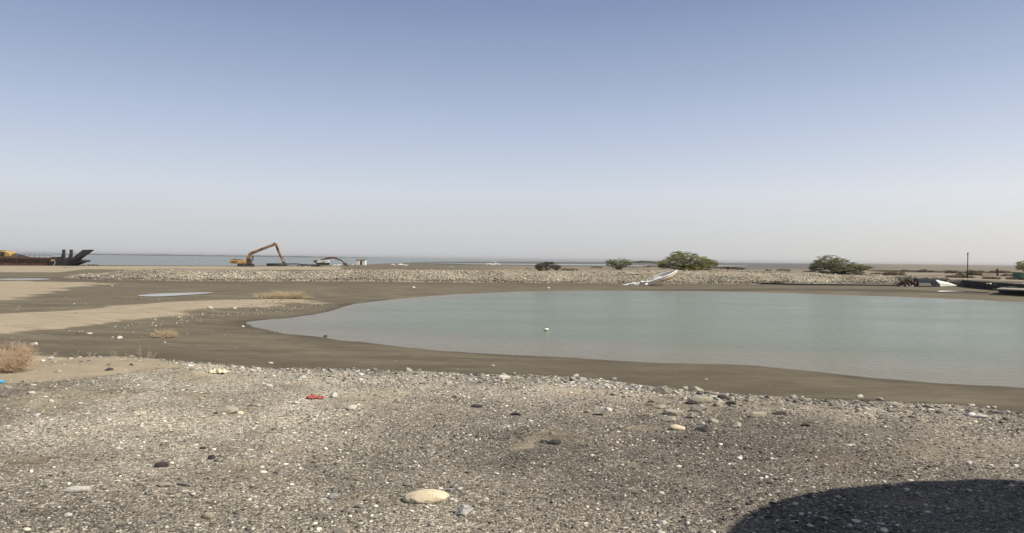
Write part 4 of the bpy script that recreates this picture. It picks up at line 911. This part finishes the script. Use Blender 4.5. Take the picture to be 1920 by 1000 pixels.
# --- yellow crane on the barge
q2 = Loc(0, 480.6, 195); root2 = empty('crawler_crane', (q2.o.x, 195.5, root.location.z + q(0, 483.4)[2])); tag(root2, 'yellow crane cab on the barge deck, cut by the left edge', 'crane')
crb = MB().prism(q2.p2([(-45, 481), (-45, 470.5), (2, 470), (8, 469.8), (18, 471.2), (23, 475), (22, 480.2), (5, 481)]), -1.5, 1.5).build('house', m_yel, root2, bevel=.1)
MB().prism(q2.p2([(5.5, 479.6), (5.5, 472), (13.5, 472), (13.5, 479.6)]), -1.52, -1.49).build('window', m_glass, crb)
MB().prism(q2.p2([(-44, 470), (-44, 468.6), (1, 468.6), (5, 469.6)]), -1.3, 1.3).build('roof', m_rust, root2, bevel=.05)
for cy in (-1.5, 1.5):
    mb = MB(); track(mb, 5.5, .45, .6, -2, cy, 0); mb.build('track', m_blk, root2)
mb = MB()
for dy in (-.5, .5):
    mb.tube([q2(20, 473.5, dy), q2(62, 483.5, dy)], .07, 6); mb.tube([q2(20, 478, dy), q2(62, 484.6, dy)], .07, 6)
for k in range(9):
    t = k / 9; t2 = (k + 1) / 9; za = 473.5 + 10 * t; zb = 478 + 6.6 * t2; mb.tube([q2(20 + 42 * t, za, -.5), q2(20 + 42 * t2, zb, .5)], .04, 5); mb.tube([q2(20 + 42 * t, za, .5), q2(20 + 42 * t2, zb, -.5)], .04, 5)
mb.build('lattice_boom', m_blk, root2)
heap(158, 190, 497.6, 3.2, 200, mat('weed_rock', [(.12, .10, .07), (.22, .19, .14)], 2, .9), 'rock_pile', 'low brown rock heap in the shallows right of the barge', 'rocks', 31, 26)
heap(118, 136, 502.6, 1.8, 165, m_rust, 'plank', 'dark plank lying on the sand below the barge bow', 'plank', 33, 6)

# ------------------------------------------------------------------ wrecked boats
m_or = mat('orange_primer', [(.52, .34, .16), (.64, .44, .23)], 3, .7, .2, 12)
m_fg = mat('weathered_white_gelcoat', [(.64, .62, .58), (.78, .77, .74), (.82, .81, .79)], 2.5, .55, .2, 14)
def hullmesh(L_, B, D, nst=22, nsec=14, u0=0.0, u1=1.0, k0=-1, k1=1, rake=.25, ragged=0, seed=1):
    g = random.Random(seed); vs = []; ns = nst + 1; nk = nsec + 1
    for i in range(ns):
        for j in range(nk):
            s = k0 + (k1 - k0) * j / nsec
            uu = u0 + (u1 - u0) * i / nst
            if ragged and i == 0: uu += (g.random()) * ragged
            b = B / 2 * (1 - max(0, (uu - .45) / .55) ** 2.2); keel = D * .06 * 0 + D * .75 * max(0, (uu - .7) / .3) ** 2; sheer = D * (1 + .25 * max(0, uu - .3))
            a = abs(s); yy = math.copysign(b * (1 - (1 - a) ** 1.9), s) if s else 0; zz = keel + (sheer - keel) * a ** 1.7
            vs.append((uu * L_ + rake * zz * uu, yy, zz))
    fs = [(i * nk + j, (i + 1) * nk + j, (i + 1) * nk + j + 1, i * nk + j + 1) for i in range(nst) for j in range(nsec)]
    return vs, fs
def solid(o, t=.03):
    s = o.modifiers.new('thickness', 'SOLIDIFY'); s.thickness = t; s.offset = 0
    for p in o.data.polygons: p.use_smooth = True
    return o
p = ground(1212, 536); Yb = p.y
root = empty('wrecked_boat', p); tag(root, 'broken white fibreglass boat with an orange bottom, bow tilted up against the rubble bank', 'boat')
LB = 3.9; rx = Euler((R_(10), R_(-17), R_(3)), 'XYZ'); MT = Matrix.Translation((.0, .8, -.12)) @ rx.to_matrix().to_4x4()
for nm, k0, k1, m_, ua, ub in (('topside', -1, -.66, m_fg, .02, 1), ('bottom_paint', -.66, .66, m_or, .42, 1), ('hull', -.66, .66, m_fg, .05, .42), ('topside', .66, 1, m_fg, .3, 1)):
    vs, fs = hullmesh(LB, 1.6, .66, k0=k0, k1=k1, nsec=6, u0=ua, u1=ub, ragged=.12 if ua < .35 else 0, seed=int(k0 * 10)); mb = MB(); mb.add([MT @ Vector(v) for v in vs], fs); solid(mb.build(nm, m_, root), .025)
for sgn in (-1, 1):
    vs, _ = hullmesh(LB, 1.6, .66, u0=.02 if sgn < 0 else .3, k0=sgn * .99, k1=sgn, nsec=1); rim = [MT @ Vector(v) for v in vs[1::2]]; MB().tube(rim, .07, 6).build('gunwale', m_fg, root, smooth=True)
for uu in (.35, .6):
    MB().box(uu * LB - .12, uu * LB + .12, -.5, .5, .36, .40, MT).build('thwart', m_fg, root)
mb = MB(); mb.box(.4, 2.6, -.3, .3, .10, .13, MT); mb.build('floor_board', m_fg, root)
g = random.Random(12)
for i in range(30):
    px = 1172 + g.random() ** .9 * 72; py = 536 - g.random() ** .7 * (1.0 + (px - 1172) * .235); Lg = g.uniform(.35, 1.15)
    x0, y0, z0 = at_y(px, py, Yb + .7 + g.uniform(0, 1.2)); n = 7; pts = []
    V = []; 
    for a in range(n):
        for b in (-1, 1): V.append(((a / (n - 1) - .5) * Lg, b * (.09 + .05 * g.random()) * (1 - .5 * abs(a / (n - 1) - .5)), .05 * math.sin(a / 2 + i)))
    mb = MB(); mb.add(V, [(2 * a, 2 * a + 2, 2 * a + 3, 2 * a + 1) for a in range(n - 1)]); o = mb.build('hull_fragment', m_fg); solid(o, .03)
    o.location = (x0, y0, max(z0, hz1(x0, y0) + .05)); o.rotation_euler = (g.uniform(.3, .9), g.uniform(-.5, -.1), g.uniform(-.3, .3)); tag(o, ('long' if Lg > .8 else 'short') + ' torn white hull shard ' + ('at the far left tip of the wreckage' if px < 1190 else ('in the middle of the wreckage' if px < 1215 else 'against the side of the tilted boat')), 'boat wreckage', 'hull shards left of the tilted boat')
# --- dark overturned boat with white bow, right
m_navy = mat('dark_hull_paint', [(.022, .026, .036), (.03, .034, .046), (.045, .047, .058)], 2, .85, .1, 10, spec=.1)
p = ground(1745, 538); root = empty('overturned_boat', p); tag(root, 'overturned boat with a dark blue stern half and a white pointed bow', 'boat'); s = p.y / F
q = Loc(1745, 538, p.y)
def loft(secs, name, m, parent):
    """secs: (px, top py, half width m, bottom py)"""
    n = 11; vs = []
    for (px, pt, hw, pb) in secs:
        for j in range(n):
            a = math.pi * j / (n - 1); x_, _, zt = q(px, pt); _, _, zb = q(px, pb); sx = math.copysign(abs(math.cos(a)) ** .55, math.cos(a)) if abs(math.cos(a)) > 1e-6 else 0
            vs.append((x_, hw * -sx + .4, zb + (zt - zb) * math.sin(a) ** .6))
    k = len(secs); fs = [(i * n + j, (i + 1) * n + j, (i + 1) * n + j + 1, i * n + j + 1) for i in range(k - 1) for j in range(n - 1)] + [tuple(range(n)), tuple(range((k - 1) * n, k * n))]
    mb = MB(); mb.add(vs, fs); o = mb.build(name, m, parent); 
    for pl in o.data.polygons: pl.use_smooth = False
    return o
loft([(1711, 530, .5, 537.8), (1719, 522.9, .75, 537.8), (1736, 522.4, .85, 538), (1752, 523, .8, 538), (1761, 529.5, .62, 537.5)], 'stern_hull', m_navy, root)
loft([(1752.5, 524, .66, 537), (1762, 526, .6, 536.8), (1780, 529.5, .36, 536.3), (1797, 534.8, .04, 535.8)], 'bow_hull', m_fg, root)
MB().prism(q.p2([(1719, 536.5), (1719, 530.5), (1740, 530.5), (1743, 536.5)]), -.55, -.42).build('side_panel', MR['grey'], root)
heap(1680, 1720, 537.6, 15, p.y + .3, m_rust, 'scrap_heap', 'tangled pile of rusty scrap and netting left of the overturned boat', 'scrap', 41, 46, 1.0)
heap(1690, 1712, 537.8, 4, p.y - .6, m_wh, 'scrap_heap', 'white broken scraps in front of the rusty pile', 'scrap', 43, 12, .8)
heap(1800, 1808, 538, 2.4, p.y + 2, m_rust, 'timber', 'brown timber scrap right of the white bow', 'timber', 44, 6)
# --- black revetments
def revet(pts, hgt, thick, name, label, m, seed):
    """rough low wall of stacked blocks following the line pts"""
    g = random.Random(seed); mb = MB(); pts = [Vector((a, b - .9, 0)) for a, b in pts]
    for i in range(len(pts) - 1):
        a, b = pts[i], pts[i + 1]; L_ = (b - a).length; n = max(1, int(L_ / .55)); d = (b - a).normalized(); az = math.atan2(d.y, d.x)
        for k in range(n):
            for r in range(3):
                c = a + d * (k + .5 + .25 * (r % 2)) * L_ / n; z = .25; hh = hgt / 3
                M = Matrix.Translation((c.x, c.y + r * .12 + g.uniform(-.06, .06), max(z, .1) - .1 + hh * (r + .5))) @ Euler((g.uniform(-.1, .1), g.uniform(-.08, .08), az + g.uniform(-.12, .12))).to_matrix().to_4x4()
                mb.box(-.3, .3, -thick / 2, thick / 2, -hh * .55, hh * g.uniform(.45, .62), M)
    o = mb.build(name, m, bevel=.05); return tag(o, label, 'retaining wall')
m_tar = mat('black_sandbags', [(.012, .013, .016), (.024, .025, .03), (.045, .045, .05)], 3, .9, .5, 12)
revet([at_z(a, b, .25) for a, b in [(1790, 535.5), (1812, 539), (1832, 541.5), (1868, 544.5), (1960, 553)]], .95, .7, 'retaining_wall', 'long black retaining wall of stacked bags running right from the overturned boat', m_tar, 3)
revet([at_z(a, b, .2) for a, b in [(1866, 549.5), (1900, 551), (1960, 553.5), (2000, 556)]], .72, .8, 'retaining_wall', 'short black retaining wall in front of the long one at the right edge', m_tar, 4)
sl = poly_z([(1872, 540.2), (1893, 537.8), (2000, 539), (2000, 547), (1868, 541.5)], .8)
mb = MB(); mb.add([(a, b, .8) for a, b in sl] + [(a, b, .68) for a, b in sl], [tuple(range(5)), tuple(range(9, 4, -1))] + [(i, i + 5, (i + 1) % 5 + 5, (i + 1) % 5) for i in range(5)]); tag(mb.build('quay_slab', mat('concrete', [(.25, .22, .18), (.36, .33, .27)], 2, .9)), 'pale concrete slab on top of the short black wall', 'slab')
sheet('puddle', PUD3, .275, pm)
p = ground(1776, 547); x0, y0 = at_z(1776, 547.8, .28)
o = MB().tube([Vector((*at_z(a, b, .35), .38)) for a, b in [(1398, 531), (1480, 533.5), (1580, 534.5), (1690, 536)]], .09, 8).build('drain_pipe', m_blk, smooth=True); tag(o, 'long thin dark pipe at the foot of the rubble bank left of the overturned boat', 'pipe')
# --- pole
p = ground(1814, 522.5); H_ = at_y(1815, 474, p.y)[2] - p.z; root = empty('wooden_pole', p); tag(root, 'tall thin dark pole standing behind the black retaining wall', 'pole')
MB().tube([(0, 0, -.2), (0, 0, H_)], [.07, .055], 10).build('shaft', m_blk, root, smooth=True); MB().tube([(0, 0, H_ - .35), (0, 0, H_ - .02)], .085, 10).build('top_fitting', m_rust, root)
# posts, stump, wall, container
def post(px, py, pt, w_, m, label, name='post', cat='post', Y=None):
    p = ground(px, py) if Y is None else Vector((at_y(px, py, Y)[0], Y, 0)); p.z = hz1(p.x, p.y); H_ = at_y(px, pt, p.y)[2] - p.z; o = MB().tube([(0, 0, -.1), (.02, 0, H_ * .6), (0, 0, H_)], [w_, w_ * .95, w_ * .8], 8).build(name, m, smooth=False); o.location = p; return tag(o, label, cat)
post(1365, 508, 500.5, .09, m_blk, 'short dark post standing in the rubble right of the big acacia', Y=110)
post(1870, 511, 504, .22, m_rust, 'square brown pillar at the end of the low wall', 'pillar', 'pillar', Y=150)
x0, _, z0 = at_y(1855, 510, 150); m_blockwall = mat('pale_block_wall', [(.28, .25, .2), (.4, .36, .3)], 1.5, .9)
o = MB().box(-1.4, 1.4, -.12, .12, -.2, .55).box(-1.3, -.9, -.16, -.12, .1, .3).build('low_wall', m_blockwall, bevel=.03); o.location = (x0, 150, hz1(x0, 150)); tag(o, 'low pale block wall left of the brown pillar', 'wall')
m_grn = mat('green_paint', [(.03, .10, .075), (.05, .15, .11)], 2, .6)
x0, _, z0 = at_y(1935, 514, 128); root = empty('container', (x0, 128, hz1(x0, 128))); tag(root, 'low green metal container cut by the right edge', 'container')
mb = MB(); mb.box(-2.5, 2.5, -1, 1, 0, .85)
for k in range(16): mb.box(-2.4 + k * .31, -2.25 + k * .31, -1.05, -1.0, .05, .8)
mb.build('body', m_grn, root); MB().box(-2.56, 2.56, -1.06, 1.06, .85, .93).build('lid', m_grn, root)
o = MB().prism([(-.9, 0), (-.85, .1), (0, .22), (.9, .05), (.9, 0)], -.15, .15).build('driftwood', MR['white'], bevel=.03); p = Vector((at_y(1186, 509, 103)[0], 103, 0)); p.z = hz1(p.x, p.y) + .05; o.location = p; tag(o, 'bleached white driftwood log on the crest behind the wrecked boat', 'driftwood')

# ------------------------------------------------------------------ far shores
def ridge(px0, px1, Y, h, name, seed, m, rough=.5):
    n = 160; xs_ = np.linspace(at_y(px0, 480, Y)[0], at_y(px1, 480, Y)[0], n); u = np.linspace(-1, 1, n)
    hh = h * (1 - np.abs(u) ** 6) * np.clip(.55 + rough * (fbm(xs_, xs_ * 0, 9 / abs(xs_[-1] - xs_[0]), 5, seed) + .7 * fbm(xs_, xs_ * 0, 110 / abs(xs_[-1] - xs_[0]), 2, seed + 4)), .05, 2)
    V = []
    for dy, k in ((-120, -.1), (-20, .8), (60, 1.0), (300, -.1)): V += [(a, Y + dy, -.4 + b * k) for a, b in zip(xs_, hh)]
    V = np.array(V); I = np.arange(4 * n).reshape(4, n); Q = np.stack([I[:-1, :-1], I[:-1, 1:], I[1:, 1:], I[1:, :-1]], -1).reshape(-1, 4)
    return tag(npmesh(name, V, Q, m, smooth=False), kind='structure')
m_far = mat('far_scrub', [(.05, .055, .045), (.08, .08, .06)], .02, .95)
ridge(-600, 730, 3600, 4.2, 'hills', 3, m_far, 1.2)
ridge(1180, 1262, 900, 2.6, 'hills', 9, m_far, 1.0)

# ------------------------------------------------------------------ unseen boat added beside the camera to cast the corner shadow
m_bh = mat('caster_hull_paint', [(.42, .42, .40), (.58, .58, .55)], 1.5, .5, .2, 8); m_tim = mat('timber', [(.16, .11, .07), (.26, .19, .12)], 4, .9)
root = empty('shadow_caster_boat', (3.90, 3.34, 1.5)); tag(root, 'unseen boat shape added beside the viewpoint to cast the corner shadow', 'boat')
def ring(z, tip, a, b, L_, n=14):
    pts = [(tip + a * (1 - math.cos(t)), b * math.sin(t) ** .95) for t in np.linspace(0, math.pi / 2, n)] + [(L_ * .8, b), (L_, b * .8)]
    return [(x_, y_, z) for x_, y_ in pts] + [(x_, -y_, z) for x_, y_ in reversed(pts)]
lay = [ring(.45, 1.9, 2.9, .3, 6.6), ring(.75, 1.4, 2.9, .95, 6.8), ring(1.3, .85, 2.8, 1.4, 6.95), ring(2.0, .4, 2.7, 1.62, 7.0), ring(2.62, .05, 2.6, 1.73, 7.05), ring(2.75, .0, 2.6, 1.75, 7.05)]
n = len(lay[0]); mb = MB(); mb.add(sum(lay, []), [(i * n + k, i * n + (k + 1) % n, (i + 1) * n + (k + 1) % n, (i + 1) * n + k) for i in range(len(lay) - 1) for k in range(n)] + [tuple(range(n - 1, -1, -1)), tuple(range((len(lay) - 1) * n, len(lay) * n))])
mb.build('hull', m_bh, root)
MB().box(3.9, 6.2, -.8, .8, 2.76, 3.5).build('caster_wheelhouse', m_bh, root, bevel=.05)
for xx in (2.6, 5.6): MB().box(xx - .12, xx + .12, -1.1, 1.1, 0, .25).box(xx - .1, xx + .1, -.9, -.7, .25, 1.15).box(xx - .1, xx + .1, .7, .9, .25, 1.15).box(xx - .1, xx + .1, -.3, .3, .25, .45).build('caster_cradle', m_tim, root)

# ------------------------------------------------------------------ haze
hb_ = MB().box(-45000, 45000, -3000, 80000, -6, 16)
hm = bpy.data.materials.new('haze'); hm.use_nodes = True; t = hm.node_tree; t.nodes.remove(t.nodes['Principled BSDF'])
pv = t.nodes.new('ShaderNodeVolumePrincipled'); pv.inputs['Color'].default_value = (.93, .93, .95, 1); pv.inputs['Density'].default_value = 1.25e-4; pv.inputs['Anisotropy'].default_value = .3
t.links.new(pv.outputs[0], t.nodes['Material Output'].inputs['Volume'])
HAZE = True
if HAZE: tag(hb_.build('haze', hm), kind='stuff')
